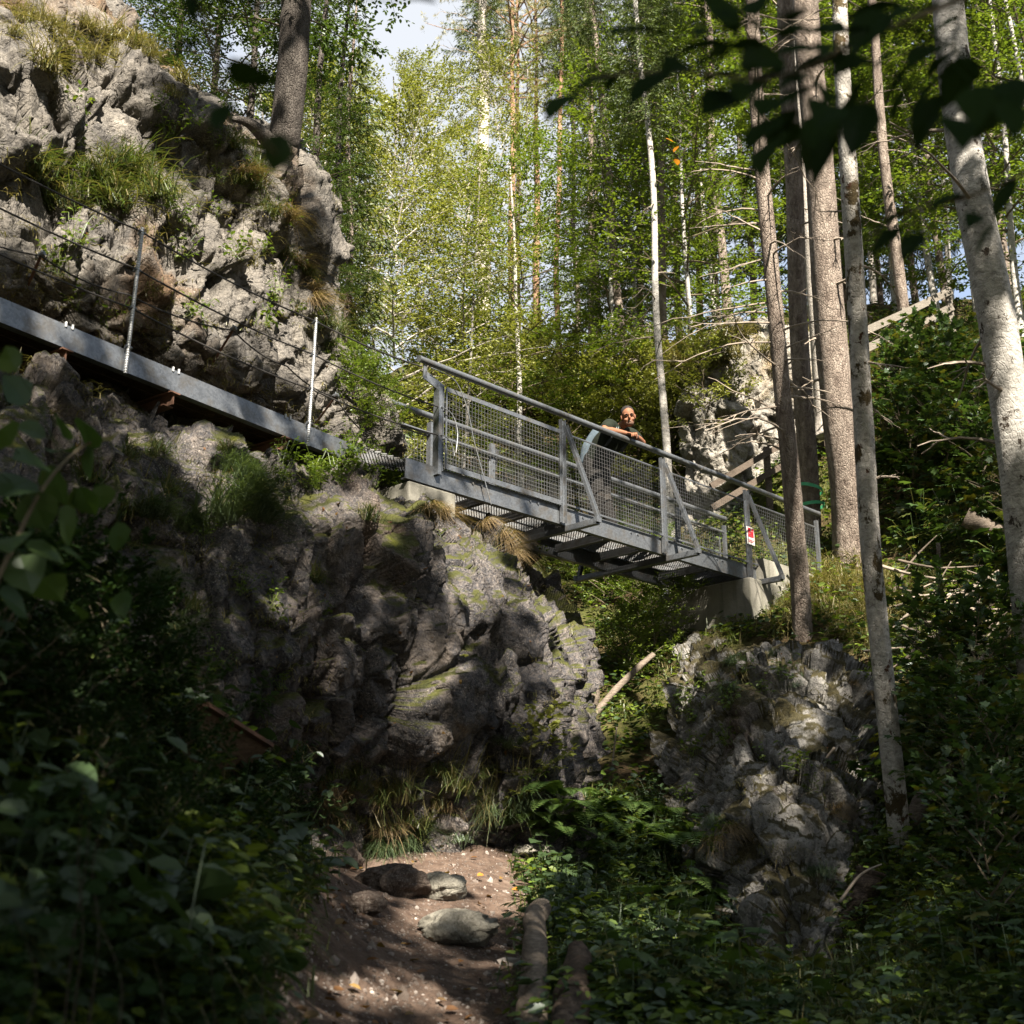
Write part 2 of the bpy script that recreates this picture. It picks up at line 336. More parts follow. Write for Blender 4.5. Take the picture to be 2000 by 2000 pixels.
# ------------------------------------------------------------------ rock faces from control nets
def net(rows, nu, nv):
    A = np.array([[W(*c) for c in r] for r in rows])            # rows x cols x 3
    A = np.stack([spline(A[:, k], nv) for k in range(A.shape[1])], 1)
    return np.stack([spline(A[k], nu) for k in range(nv)], 0)   # nv x nu x 3
def rock(name, rows, nu, nv, mat, seed, amp=(.30, .14, .05), sc=(.85, 2.3), fade=None, rot=(.35, .5, .2)):
    G = net(rows, nu, nv); Q = G.reshape(-1, 3)
    dv = np.gradient(G, axis=0); du = np.gradient(G, axis=1); N = np.cross(du, dv).reshape(-1, 3); N /= np.linalg.norm(N, axis=1)[:, None] + 1e-9
    c = np.array([0, 0, EYE]); sgn = np.sign(((c - Q) * N).sum(1).mean()); N *= sgn
    Rm = np.array(Matrix.Rotation(rot[0], 3, 'X') @ Matrix.Rotation(rot[1], 3, 'Y') @ Matrix.Rotation(rot[2], 3, 'Z'))
    T = Q @ Rm.T * np.array([1, 1.3, .75])
    wob = np.stack([fbm(Q * 1.3 + k * 9, 3, seed + k) for k in range(3)], 1) * .10
    f1, e1 = facets((T + wob) * sc[0] * np.array([1.15, 1.15, .55]), seed, .55); f2, e2 = facets((T + wob) * sc[1], seed + 5, 1.1); f3, e3 = facets((T + wob * .5) * sc[1] * 2.6, seed + 7, 1.0)
    big = fbm(Q * .55, 3, seed + 11)
    rid = 1 - 2 * np.abs(fbm(T * np.array([1.6, 1.6, 1.6]), 4, seed + 31, .55))
    d = amp[0] * .8 * f1 + 1.15 * amp[1] * f2 + 1.35 * amp[2] * f3 + amp[0] * .45 * big + .035 * rid + .020 * fbm(Q * 9, 4, seed + 20, .6)
    d -= .07 * np.exp(-(e1 / .05) ** 2) + .03 * np.exp(-(e2 / .07) ** 2)
    Q = Q + N * d[:, None]
    mb = MB(); i, j = np.meshgrid(np.arange(nv - 1), np.arange(nu - 1), indexing='ij')
    F = np.stack([i * nu + j, i * nu + j + 1, (i + 1) * nu + j + 1, (i + 1) * nu + j], -1).reshape(-1, 4)
    if sgn < 0: pass
    mb.add(Q, F); o = tag(mb.build(name, mat, smooth=True), kind='structure'); return o, mb.tri()

upper_cliff, UT = rock('upper_cliff', [
    [(-700, -500, 22), (-300, -300, 20), (60, -60, 19), (250, 60, 18.5), (420, 260, 18), (530, 520, 17.5), (640, 760, 17), (700, 840, 18)],
    [(-700, -420, 15), (-300, -230, 14.5), (50, -70, 14.5), (230, 40, 14.4), (430, 240, 14.6), (600, 340, 14.8), (660, 730, 15.2), (745, 840, 17)],
    [(-700, -300, 11), (-300, -170, 11.4), (70, -10, 12.0), (255, 105, 12.2), (455, 285, 12.7), (598, 352, 13.2), (670, 745, 13.9), (725, 840, 16.5)],
    [(-700, 50, 9.6), (-300, 70, 10.0), (90, 140, 11.1), (270, 255, 11.7), (440, 390, 12.2), (598, 560, 12.8), (675, 770, 13.6), (730, 850, 16.5)],
    [(-700, 200, 9.0), (-300, 280, 9.4), (90, 380, 10.4), (290, 460, 11.1), (440, 560, 11.7), (570, 670, 12.4), (695, 800, 13.3), (755, 860, 16.2)],
    [(-700, 330, 8.7), (-300, 420, 9.1), (80, 540, 9.9), (270, 620, 10.6), (430, 700, 11.3), (565, 770, 12.1), (690, 840, 13.1), (755, 880, 16)],
    [(-700, 480, 8.9), (-300, 560, 9.3), (60, 690, 10.2), (260, 770, 10.9), (420, 830, 11.5), (560, 870, 12.2), (700, 900, 13.1), (760, 920, 16)],
    [(-700, 900, 9.2), (-300, 900, 9.6), (60, 900, 10.4), (260, 960, 11), (420, 990, 11.6), (560, 1010, 12.3), (700, 1020, 13.2), (760, 1020, 16)]],
    360, 460, ROCK_UP, 1, amp=(.42, .15, .04))
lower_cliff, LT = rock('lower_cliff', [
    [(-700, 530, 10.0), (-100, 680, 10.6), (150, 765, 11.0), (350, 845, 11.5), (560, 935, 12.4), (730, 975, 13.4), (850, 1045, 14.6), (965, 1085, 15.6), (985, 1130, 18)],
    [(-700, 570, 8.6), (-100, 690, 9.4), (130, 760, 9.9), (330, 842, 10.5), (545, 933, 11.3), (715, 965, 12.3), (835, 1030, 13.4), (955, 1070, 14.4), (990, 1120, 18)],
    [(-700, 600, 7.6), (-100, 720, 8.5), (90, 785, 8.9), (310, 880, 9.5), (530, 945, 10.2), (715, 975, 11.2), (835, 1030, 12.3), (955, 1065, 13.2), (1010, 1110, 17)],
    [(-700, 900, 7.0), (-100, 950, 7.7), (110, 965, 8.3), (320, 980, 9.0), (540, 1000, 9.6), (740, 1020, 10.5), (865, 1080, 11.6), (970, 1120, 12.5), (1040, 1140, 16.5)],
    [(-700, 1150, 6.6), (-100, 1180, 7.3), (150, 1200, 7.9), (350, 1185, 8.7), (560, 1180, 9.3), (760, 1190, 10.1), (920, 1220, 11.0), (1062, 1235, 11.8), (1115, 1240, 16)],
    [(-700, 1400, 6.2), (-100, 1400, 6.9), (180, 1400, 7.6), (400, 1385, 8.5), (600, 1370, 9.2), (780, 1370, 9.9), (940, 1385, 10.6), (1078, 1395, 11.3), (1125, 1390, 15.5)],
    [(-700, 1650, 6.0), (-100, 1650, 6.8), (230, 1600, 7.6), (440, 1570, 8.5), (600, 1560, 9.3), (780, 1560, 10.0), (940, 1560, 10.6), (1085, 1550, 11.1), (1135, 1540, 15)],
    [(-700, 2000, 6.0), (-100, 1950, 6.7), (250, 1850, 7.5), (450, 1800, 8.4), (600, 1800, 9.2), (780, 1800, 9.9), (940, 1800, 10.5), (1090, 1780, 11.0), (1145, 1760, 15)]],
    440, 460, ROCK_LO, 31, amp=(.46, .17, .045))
outcrop, OT = rock('rock_outcrop', [
    [(1330, 1280, 18.5), (1400, 1255, 18.3), (1500, 1230, 18), (1600, 1225, 18), (1700, 1240, 18), (1790, 1300, 18.0), (1830, 1400, 18)],
    [(1325, 1310, 16.0), (1400, 1280, 15.8), (1490, 1255, 15.5), (1590, 1250, 15.4), (1700, 1270, 15.4), (1790, 1330, 15.5), (1840, 1450, 16)],
    [(1315, 1360, 14.4), (1388, 1330, 13.9), (1480, 1305, 13.6), (1590, 1300, 13.5), (1700, 1310, 13.8), (1790, 1370, 14.2), (1840, 1480, 15)],
    [(1300, 1470, 13.5), (1385, 1440, 12.7), (1480, 1420, 12.3), (1590, 1420, 12.2), (1700, 1430, 12.4), (1790, 1460, 13.0), (1845, 1530, 14.2)],
    [(1315, 1590, 12.4), (1395, 1570, 11.6), (1485, 1560, 11.1), (1590, 1560, 10.95), (1690, 1560, 11.2), (1770, 1570, 11.9), (1825, 1610, 13.3)],
    [(1345, 1730, 11.7), (1415, 1720, 10.8), (1495, 1720, 10.2), (1590, 1720, 10.0), (1680, 1720, 10.3), (1745, 1710, 11.2), (1795, 1710, 12.7)],
    [(1390, 1870, 11.0), (1440, 1880, 10.1), (1505, 1890, 9.4), (1590, 1890, 9.2), (1660, 1870, 9.6), (1715, 1840, 10.7), (1765, 1820, 12.2)],
    [(1410, 2030, 10.6), (1460, 2040, 9.7), (1515, 2050, 9.0), (1590, 2050, 8.8), (1650, 2030, 9.2), (1695, 1990, 10.4), (1740, 1950, 12)]],
    300, 360, ROCK_RT, 61, amp=(.42, .17, .045))
rock_face, FT = rock('rock_face', [
    [(1290, 700, 27), (1350, 680, 26.5), (1420, 655, 26), (1500, 640, 26), (1570, 660, 26), (1630, 700, 26)],
    [(1315, 720, 23.6), (1360, 690, 23.2), (1430, 665, 23.0), (1510, 650, 23.0), (1580, 680, 23.2), (1640, 720, 23.8)],
    [(1325, 770, 22.8), (1370, 745, 22.3), (1440, 735, 22.1), (1515, 735, 22.2), (1590, 750, 22.4), (1650, 780, 23.2)],
    [(1335, 840, 22.4), (1380, 835, 21.9), (1445, 830, 21.7), (1520, 830, 21.9), (1600, 840, 22.1), (1670, 850, 22.9)],
    [(1340, 940, 22.0), (1390, 950, 21.6), (1450, 960, 21.4), (1520, 960, 21.6), (1610, 950, 21.8), (1690, 940, 22.6)],
    [(1340, 1060, 21.8), (1390, 1060, 21.4), (1450, 1060, 21.2), (1520, 1060, 21.4), (1610, 1050, 21.6), (1690, 1050, 22.4)]],
    200, 200, ROCK_FAR, 91, amp=(.40, .15, .04))
# the trodden path lies 4 mm and more above the ground sheet
xs = np.linspace(-2.2, 1.3, 180); ys = np.linspace(-2.0, 11.2, 520); PX, PY = np.meshgrid(xs, ys, indexing='ij')
bvh_g = BVHTree.FromPolygons([tuple(v) for v in P], [tuple(f) for f in GF.tolist()])
def gz(x, y, bv=None):
    h = (bv or bvh_g).ray_cast(Vector((x, y, 60)), Vector((0, 0, -1))); return h[0].z if h[0] else float(ground_z([x], [y])[0])
pmv = path_mask(PX.ravel(), PY.ravel()); edge = fbm(np.stack([PX.ravel() * 2.2, PY.ravel() * 2.2, 0 * PX.ravel()], 1), 3, 77) * .16
keep = (pmv + edge < .02)
zz = np.array([gz(x, y) if k else 0 for x, y, k in zip(PX.ravel(), PY.ravel(), pmv < .5)])
pv = np.stack([PX.ravel(), PY.ravel(), zz + .006 + .03 * np.clip(-(pmv + edge) / .25, 0, 1) + .018 * fbm(np.stack([PX.ravel() * 6, PY.ravel() * 6, 0 * PX.ravel()], 1), 3, 5)], 1)
i, j = np.meshgrid(np.arange(179), np.arange(519), indexing='ij')
F = np.stack([i * 520 + j, (i + 1) * 520 + j, (i + 1) * 520 + j + 1, i * 520 + j + 1], -1).reshape(-1, 4)
F = F[keep[F].all(1)]; us, inv = np.unique(F, return_inverse=True)
mb = MB(); mb.add(pv[us], inv.reshape(-1, 4)); path = tag(mb.build('path', PATHM, smooth=True), kind='structure'); PT = mb.tri()
def tree_bvh(tris):
    V = []; F = []; n = 0
    for v, f in tris: V.append(v); F.append(f + n); n += len(v)
    return BVHTree.FromPolygons(np.concatenate(V).tolist(), np.concatenate(F).tolist())
LAND = tree_bvh([GROUND_TRI, UT, LT, OT, FT, PT])
EYEV = Vector((0, 0, EYE))
def hit(px, py):                                        # first land the photo pixel meets
    d = Vector(W(px, py, 1.0)) - EYEV; h = LAND.ray_cast(EYEV, d.normalized()); return h[0], h[1]
def land_z(x, y, top=60):
    h = LAND.ray_cast(Vector((x, y, top)), Vector((0, 0, -1))); return h[0].z if h[0] else 0.
# ------------------------------------------------------------------ metal, wood, concrete
def steel_mat(name='galvanised_steel', col=(.15, .163, .18), rough=.48, metal=.75, dirt=(.10, .085, .065), d0=.5):
    m = Mat(name); n1 = m.noise(6, 6, .6); vo = m.n('TexVoronoi'); vo.inputs['Scale'].default_value = 55; m.l(m.obj(), vo.inputs['Vector'])
    c = m.mix(m.ramp(vo.outputs['Color'], [(.2, 0.), (.8, 1.)]), tuple(x * .82 for x in col), tuple(min(1, x * 1.12) for x in col))
    c = m.mix(m.ramp(n1, [(d0, 0.), (d0 + .2, .75)]), c, dirt)
    r = m.math('MULTIPLY_ADD', n1, .35, rough - .17)
    return m.pbr(c, r, metal, nrm=m.bump(m.noise(40, 4), .002), spec=.4)
STEEL = steel_mat(); DULL = steel_mat('dull_steel', (.11, .115, .12), .6, .55, (.07, .06, .05), .46)
RUST = steel_mat('rusty_steel', (.11, .055, .035), .85, .1, (.05, .03, .02), .45)
REBAR = steel_mat('zinc_rod', (.32, .33, .34), .45, .7, (.2, .17, .12), .58)
def plain(name, col, rough=.7, metal=0., vary=.25, sc=8, bumpd=.004, spec=.3):
    m = Mat(name); n = m.noise(sc, 6, .65)
    c = m.ramp(n, [(.3, tuple(x * (1 - vary) for x in col)), (.7, tuple(min(1, x * (1 + vary)) for x in col))])
    return m.pbr(c, rough, metal, nrm=m.bump(n, bumpd), spec=spec)
CABLE = plain('dark_cable', (.035, .033, .032), .6, .3); WIRE = plain('bright_wire', (.15, .155, .16), .5, .5, .1)
def wood_mat(name, a, b, c3, sc=(1, 1, 1)):
    m = Mat(name); n = m.noise(3, 8, .7, stretch=(9, 9, 9)); g = m.noise(14, 6, .7, stretch=sc, dist=1.2)
    c = m.ramp(g, [(.3, a), (.52, b), (.72, c3)]); c = m.mix(m.ramp(n, [(.55, 0.), (.7, .6)]), c, a)
    return m.pbr(c, .85, nrm=m.bump(g, .01), spec=.15)
GREYWOOD = wood_mat('weathered_board', (.06, .053, .045), (.13, .118, .10), (.21, .19, .165), (1, 1, 5))
BROWNWOOD = wood_mat('dark_plank', (.030, .019, .011), (.07, .045, .026), (.12, .08, .048), (1, 1, 5))
LOGWOOD = wood_mat('barkless_log', (.05, .040, .031), (.12, .098, .078), (.21, .18, .15), (1, 1, 6))
CHAR = wood_mat('rotten_log', (.012, .009, .008), (.06, .043, .032), (.16, .12, .09), (1, 1, 3))
def concrete_mat():
    m = Mat('old_concrete'); n1 = m.noise(1.6, 7, .6); n2 = m.noise(14, 8, .7); st = m.noise(4, 5, .6, stretch=(2.2, 2.2, .18))
    c = m.ramp(n1, [(.3, (.10, .097, .083)), (.6, (.18, .173, .15)), (.8, (.25, .24, .21))])
    c = m.mix(m.ramp(st, [(.48, 0.), (.68, .8)]), c, (.085, .085, .065)); c = m.mix(m.ramp(n2, [(.62, 0.), (.75, .5)]), c, (.10, .10, .08))
    return m.pbr(c, .9, nrm=m.bump(n2, .01), spec=.2)
CONC = concrete_mat()

# ------------------------------------------------------------------ the footbridge
ZD = 5.85                                               # underside level of the deck
A0 = WZ(842, 909, ZD); A1 = WZ(1468, 1105, ZD); A0[2] = A1[2] = 0
UB = A1 - A0; LB = np.linalg.norm(UB); UB /= LB; VB = np.array([-UB[1], UB[0], 0])   # along, and across to the far side
UP = np.array([0, 0, 1.]); WB = 1.10; HR = 1.14
def B(s, t, z): return A0 + UB * s + VB * t + UP * (ZD + z)
def s_at(px, z=1.1):                                    # position along the near rail seen under photo column px
    lo, hi = -3., 12.
    for _ in range(50):
        m_ = (lo + hi) / 2
        if PIX(B(m_, 0, z))[0, 0] < px: lo = m_
        else: hi = m_
    return lo
br = empty('footbridge', B(0, WB / 2, 0), 'grey galvanised steel footbridge with wire mesh railings spanning the rocky gully', 'footbridge')
BL = np.array(B(0, WB / 2, 0))
def bb(mb, name, mat=STEEL, parent=br):                 # build in bridge coordinates
    for v in mb.v: v -= BL
    return mb.build(name, mat, parent)
SE = s_at(1600, .1)                                     # far end of the near railing
PS = [s_at(1093, .9), s_at(1288, .9), s_at(1452, .9)]
CH = [(-.0, 0), (.07, 0), (.07, .012), (.012, .012), (.012, .208), (.07, .208), (.07, .22), (0, .22)]
for t, sg in ((0, 1), (WB, -1)):
    mb = MB(); prism(mb, B(-.35 if sg > 0 else -1.6, t, -.22), B(LB + .25, t, -.22), CH, VB * sg, UP)
    for s in np.arange(.6, LB, .9):
        for k in (0, .13): tube(mb, [B(s + k, t - .0 * sg, -.06), B(s + k, t - .016 * sg, -.06)], .013, 6)
    bb(mb, 'girder')
for k, s in enumerate(np.arange(.25, LB, (LB - .3) / 8)):
    mb = MB(); bar(mb, B(s, .075, -.115), B(s, WB - .075, -.115), .06, .10); bb(mb, 'cross_member', DULL)
# expanded metal deck: diamonds of thin strip
mb = MB(); pu, pv_ = .085, .042; rows_ = int((WB - .10) / pv_); cols_ = int((LB + 1.9) / pu)
for r in range(rows_):
    t0 = .05 + r * pv_; ss = -1.5 + np.arange(cols_ * 2 + 1) * pu / 2; tt = t0 + (np.arange(len(ss)) % 2) * pv_ * (1 if r % 2 == 0 else 1)
    Pc = np.array([B(s, t_, -.004) for s, t_ in zip(ss, tt)]); Pd = Pc.copy(); Pd2 = np.array([B(s, t0 + pv_ * 2 - (t_ - t0), -.004) for s, t_ in zip(ss, tt)])
    for Q in (Pc, Pd2):
        k = len(Q); w_ = VB * .006; hgt = UP * .007
        V = np.concatenate([Q - w_ - hgt, Q + w_ - hgt, Q + w_ + hgt, Q - w_ + hgt]); q = np.arange(k - 1)
        mb.add(V, np.concatenate([np.stack([q + a * k, q + 1 + a * k, q + 1 + b * k, q + b * k], 1) for a, b in ((0, 1), (1, 2), (2, 3), (3, 0))]))
bb(mb, 'grating_deck', DULL)
OUT = .46
for s in PS:
    so_ = s + .12
    mb = MB()
    for e in (-.032, .032): bar(mb, B(so_ + e, -OUT, -.255), B(so_ + e, WB + OUT, -.255), .008, .065)
    bar(mb, B(so_, -OUT, -.286), B(so_, WB + OUT, -.286), .072, .008)
    for e in (-OUT, WB + OUT): bar(mb, B(so_ - .04, e, -.24), B(so_ + .04, e, -.24), .05, .06)
    bb(mb, 'outrigger_beam')
    for t, sg in ((-.02, -1), (WB + .02, 1)):
        mb = MB(); prism(mb, B(s, t, -.21), B(s, t, 1.06), [(-.035, 0), (.035, 0), (.035, .05), (.028, .05), (.028, .008), (-.028, .008), (-.028, .05), (-.035, .05)], UB, VB * sg)
        for z in np.arange(.05, 1.0, .11): tube(mb, [B(s, t - .004 * sg, z), B(s, t - .02 * sg, z)], .009, 6)
        bb(mb, 'railing_post')
        mb = MB(); a = B(s + .05, t + .01 * sg, 1.0); b = B(so_ + .01, t + (OUT - .04) * sg, -.21)
        ax = (b - a) / np.linalg.norm(b - a); sd = UB; upv = np.cross(ax, sd); upv /= np.linalg.norm(upv)
        prism(mb, a, b, [(-.028, 0), (.028, 0), (.028, .04), (.022, .04), (.022, .006), (-.022, .006), (-.022, .04), (-.028, .04)], sd, upv)
        bb(mb, 'diagonal_strut')
# end post on the cliff side
for t, s0 in ((-.02, .06), (WB + .02, -1.05)):
    sg = -1 if t < 0 else 1
    mb = MB(); bar(mb, B(s0, t - .005, -.1), B(s0, t - .005, .92), .09, .05, UB); bar(mb, B(s0 + .05, t, -.05), B(s0 + .05, t, .92), .012, .08, VB); bb(mb, 'railing_post')
    mb = MB(); bar(mb, B(s0 - .20, t, .99), B(s0 + .06, t, .90), .012, .10, UP); bar(mb, B(s0 - .19, t, .95), B(s0 - .19, t, 1.1), .05, .012, VB); bb(mb, 'bracket_plate')
mb = MB(); bar(mb, B(SE, -.02, -.15), B(SE, -.02, 1.02), .05, .05, UB); bb(mb, 'railing_post')
mb = MB(); bar(mb, B(SE - .75, WB + .02, -.15), B(SE - .75, WB + .02, 1.02), .05, .05, UB); bb(mb, 'railing_post')
# top tubes
for t, a, b in ((-.03, -.20, SE + .05), (WB + .03, -2.05, SE - .72)):
    mb = MB(); tube(mb, [B(a, t, HR), B(b, t, HR)], .036, 20)
    for e, d_ in ((a, -.03), (b, .03)): tube(mb, [B(e, t, HR), B(e + d_, t, HR)], .039, 14)
    bb(mb, 'handrail')
# mesh panels
def panel(s0, s1, t, frame_w=.035, z0=.02, z1=.90):
    mb = MB(); w_ = .0019; pt = .048
    for s in np.arange(s0 + pt, s1 - .005, pt): bar(mb, B(s, t, z0), B(s, t, z1), w_, w_, UB)
    for z in np.arange(z0 + pt, z1, pt): bar(mb, B(s0, t - .004, z), B(s1, t - .004, z), w_, w_)
    p = bb(mb, 'mesh_panel', WIRE)
    f = MB(); bar(f, B(s0, t, z0), B(s1, t, z0), .012, frame_w); bar(f, B(s0, t, z1), B(s1, t, z1), .012, frame_w * .8 if frame_w > .03 else .014)
    for s in (s0 + .004, s1 - .004): bar(f, B(s, t, z0 - .004), B(s, t, z1 + .004), .011, .02, UB)
    for v in f.v: v -= BL
    f.build('panel_frame', STEEL, p)
edges = [.12] + PS + [SE - .03]
for a, b in zip(edges[:-1], edges[1:]):
    panel(a + .04, b - .04, -.045, .06 if a < .2 else .022)
edf = [-1.0, s_at(1093) - 2.0 + .25] + [p for p in PS] + [SE - .8]
edf = sorted(edf)
for a, b in zip(edf[:-1], edf[1:]): panel(a + .04, b - .04, WB + .045, .022, .02, .88)
# intermediate rail and post of the far side that the photograph shows through the mesh
mb = MB(); tube(mb, [B(-2.0, WB + .0, .90), B(SE - .8, WB, .90)], .021, 10); bb(mb, 'middle_rail')
mb = MB(); sM = PS[0] - 1.05; bar(mb, B(sM, WB + .02, -.2), B(sM, WB + .02, 1.05), .075, .05, UB); bar(mb, B(sM + .09, WB + .02, -.2), B(sM + .09, WB + .02, .98), .02, .05, UB); bb(mb, 'railing_post')
# warning notice wired to the mesh beyond the last strut
sgn_s = s_at(1459, .35) ; NW = empty('warning_sign', B(sgn_s, -.06, .40), 'small white notice with red block and red lines wired to the bridge mesh', 'sign')
WHITE = plain('white_enamel', (.5, .5, .49), .5, 0, .04); RED = plain('red_print', (.32, .02, .03), .4, 0, .05)
NL = np.array(B(sgn_s, -.06, .40))
mb = MB(); bar(mb, B(sgn_s - .09, -.062, .40), B(sgn_s + .09, -.062, .40), .004, .25)
for v in mb.v: v -= NL
mb.build('plate', WHITE, NW)
mb = MB()
for a, b, z, h_ in ((-.07, -.005, .475, .075), (.02, .07, .49, .03), (-.005, .07, .445, .045), (-.07, .07, .405, .05), (-.07, .07, .335, .010), (-.07, .05, .312, .010)):
    bar(mb, B(sgn_s + a, -.066, z), B(sgn_s + b, -.066, z), .003, h_)
for v in mb.v: v -= NL
mb.build('red_print', RED, NW)
# concrete abutments
def block(name, corners_bot, corners_top, label, cat, mat=CONC, bev=.02):
    me = bpy.data.meshes.new(name); bm = bmesh.new(); vb = [bm.verts.new(c) for c in corners_bot]; vt = [bm.verts.new(c) for c in corners_top]
    bm.faces.new(vb[::-1]); bm.faces.new(vt)
    for k in range(4): bm.faces.new((vb[k], vb[(k + 1) % 4], vt[(k + 1) % 4], vt[k]))
    bmesh.ops.recalc_face_normals(bm, faces=bm.faces); bmesh.ops.bevel(bm, geom=bm.edges[:], offset=bev, segments=2, affect='EDGES', profile=.6)
    bm.to_mesh(me); bm.free(); me.materials.append(mat); return tag(link(bpy.data.objects.new(name, me)), label, cat)
s0, s1 = LB - .30, LB + .75
q = [(s0, -.16), (s1, -.16), (s1, WB + .30), (s0, WB + .30)]
pier = block('bridge_pier', [B(s, t, -1.9) for s, t in q], [B(s, t, -.235) for s, t in q], 'streaked grey concrete pier under the far end of the footbridge', 'pier')
mb = MB(); bar(mb, B(LB + .1, -.1, -.06) + VB * .05, B(SE, -.1, -.06) + VB * .05, .12, .34)
mb.build('kerb', CONC, pier)
q = [(-.3, .0), (.36, .0), (.3, WB + .1), (-.3, WB + .1)]
block('bridge_abutment', [B(s, t, -.5) for s, t in q], [B(s, t, -.235) for s, t in q], 'pale concrete abutment block between the cliff top and the footbridge', 'abutment')

# ------------------------------------------------------------------ cantilevered walkway along the cliff
ZW = 5.75
Wa = WZ(-420, 405, ZW); Wb = WZ(690, 868, ZW); UWk = Wb - Wa; LW = np.linalg.norm(UWk); UWk /= LW; VW = np.array([-UWk[1], UWk[0], 0])
def K(s, t, z): return Wa + UWk * s + VW * t + UP * z
def sw_at(px, z=0):
    lo, hi = -2., LW + 3
    for _ in range(50):
        m_ = (lo + hi) / 2
        if PIX(K(m_, 0, z))[0, 0] < px: lo = m_
        else: hi = m_
    return lo
wk = empty('cliff_walkway', Wa, 'walkway along the cliff with a galvanised edge beam and dark planks beneath', 'walkway')
def kb(mb, name, mat, parent=wk):
    for v in mb.v: v -= Wa
    return mb.build(name, mat, parent)
mb = MB(); prism(mb, K(0, 0, -.19), K(LW + .1, 0, -.19), [(0, 0), (.075, 0), (.075, .012), (.012, .012), (.012, .178), (.075, .178), (.075, .19), (0, .19)], VW, UP); kb(mb, 'edge_beam', STEEL)
mb = MB(); prism(mb, K(0, .80, -.17), K(LW + .3, .80, -.17), [(0, 0), (.05, 0), (.05, .15), (0, .15)], VW, UP); kb(mb, 'wall_beam', RUST)
for k in range(4): mb = MB(); bar(mb, K(0, .17 + k * .2, -.03), K(LW + .2, .17 + k * .2, -.03), .185, .05); kb(mb, 'plank', BROWNWOOD)
for px in (-230, 130, 340, 560):
    s = sw_at(px, -.2); mb = MB()
    bar(mb, K(s, -.02, -.205), K(s, 1.5, -.225), .10, .012); bar(mb, K(s, .0, -.255), K(s, 1.5, -.27), .012, .10); bar(mb, K(s, .06, -.305), K(s, 1.5, -.32), .10, .012); kb(mb, 'bracket', RUST)
    for e in (-.03, .03): mb = MB(); tube(mb, [K(s + e, .0, -.02), K(s + e, .0, .02)], .012, 6); kb(mb, 'bolt', REBAR)
# threaded rod posts
POSTS = []
for k, (px, lab) in enumerate(((-290, 'slim threaded steel railing rod at the near end of the walkway'), (242, 'slim threaded steel railing rod bolted to the beam before the bare cliff'), (597, 'slim threaded steel railing rod on the walkway nearest the footbridge'))):
    s = sw_at(px, -.1); lean = UWk * .02
    e = empty('railing_rod', K(s, -.035, -.22), lab, 'railing rod', 'threaded rods along the walkway'); o_ = np.array(K(s, -.035, -.22))
    n = 180; mb = MB(); Pp = [K(s, -.035, -.22 + z) - o_ + lean * z for z in np.linspace(0, 1.32, n)]
    tube(mb, Pp, .0155 + .0028 * (np.arange(n) % 3 == 0), 10); mb.build('rod', REBAR, e)
    for z in (.23, 1.28, .93, .58):
        mb = MB(); c_ = K(s, -.035, -.22 + z) - o_ + lean * z; tube(mb, [c_ - UWk * .03, c_ + UWk * .03], .014, 8); tube(mb, [c_, c_ + VW * .05], .011, 8); mb.build('clamp', STEEL, e)
    POSTS.append((s, lean))
def cable(zs, label, sag=.02, endpt=None, t=-.035, start=-1.5):
    keys = []
    for (s, lean) in POSTS: keys.append(K(s, t + .012, zs) + lean * zs)
    keys = [K(POSTS[0][0] - 2.2, t, zs)] + keys + [endpt]
    Pp = []
    for a, b in zip(keys[:-1], keys[1:]):
        f = np.linspace(0, 1, 14)[:, None]; Pp.append((a * (1 - f) + b * f - UP * sag * np.linalg.norm(b - a) * (4 * f * (1 - f)))[:-1])
    Pp.append(keys[-1][None]); mb = MB(); tube(mb, np.concatenate(Pp), .008, 6)
    return tag(mb.build('cable', CABLE), label, 'cable', 'steel cables of the walkway railing')
cable(1.07, 'dark steel cable, topmost along the walkway, running to the footbridge handrail end', endpt=B(-.19, -.03, 1.06))
cable(.72, 'dark steel cable at middle height along the walkway railing', endpt=B(.06, -.05, .66))
cable(.36, 'dark steel cable, lowest along the walkway railing', endpt=B(.06, -.05, .34))
# hand line pinned to the wall
hp = [W(-200, 405, 9.2), W(80, 500, 9.75), W(250, 575, 10.2), W(455, 645, 11.0), W(560, 715, 11.6), W(655, 775, 12.3), W(720, 850, 12.9)]
mb = MB(); Pp = []
for a, b in zip(hp[:-1], hp[1:]): f = np.linspace(0, 1, 10)[:, None]; Pp.append((a * (1 - f) + b * f - UP * .05 * (4 * f * (1 - f)))[:-1])
Pp.append(hp[-1][None]); tube(mb, np.concatenate(Pp), .007, 6); tag(mb.build('hand_cable', CABLE), 'dark hand cable slung along the cliff wall behind the walkway', 'cable')
for p_, lab in ((hp[1], 'rusty pin holding the hand cable on the tan rock'), (hp[3], 'bright steel clip pinning the hand cable below the orange stain'), (hp[5], 'small steel pin holding the hand cable near the bridge end')):
    e = empty('wall_anchor', p_, lab, 'anchor', 'anchors of the hand cable')
    mb = MB(); tube(mb, [(0, 0, 0), (-.25, .35, -.16)], .012, 6); mb.build('pin', RUST, e)
    mb = MB(); tube(mb, [(-.02, .01, .01), (.03, -.01, .02)], .02, 8); tube(mb, [(.0, 0, .0), (.0, -.0, .05)], .009, 6); mb.build('clamp', STEEL, e)
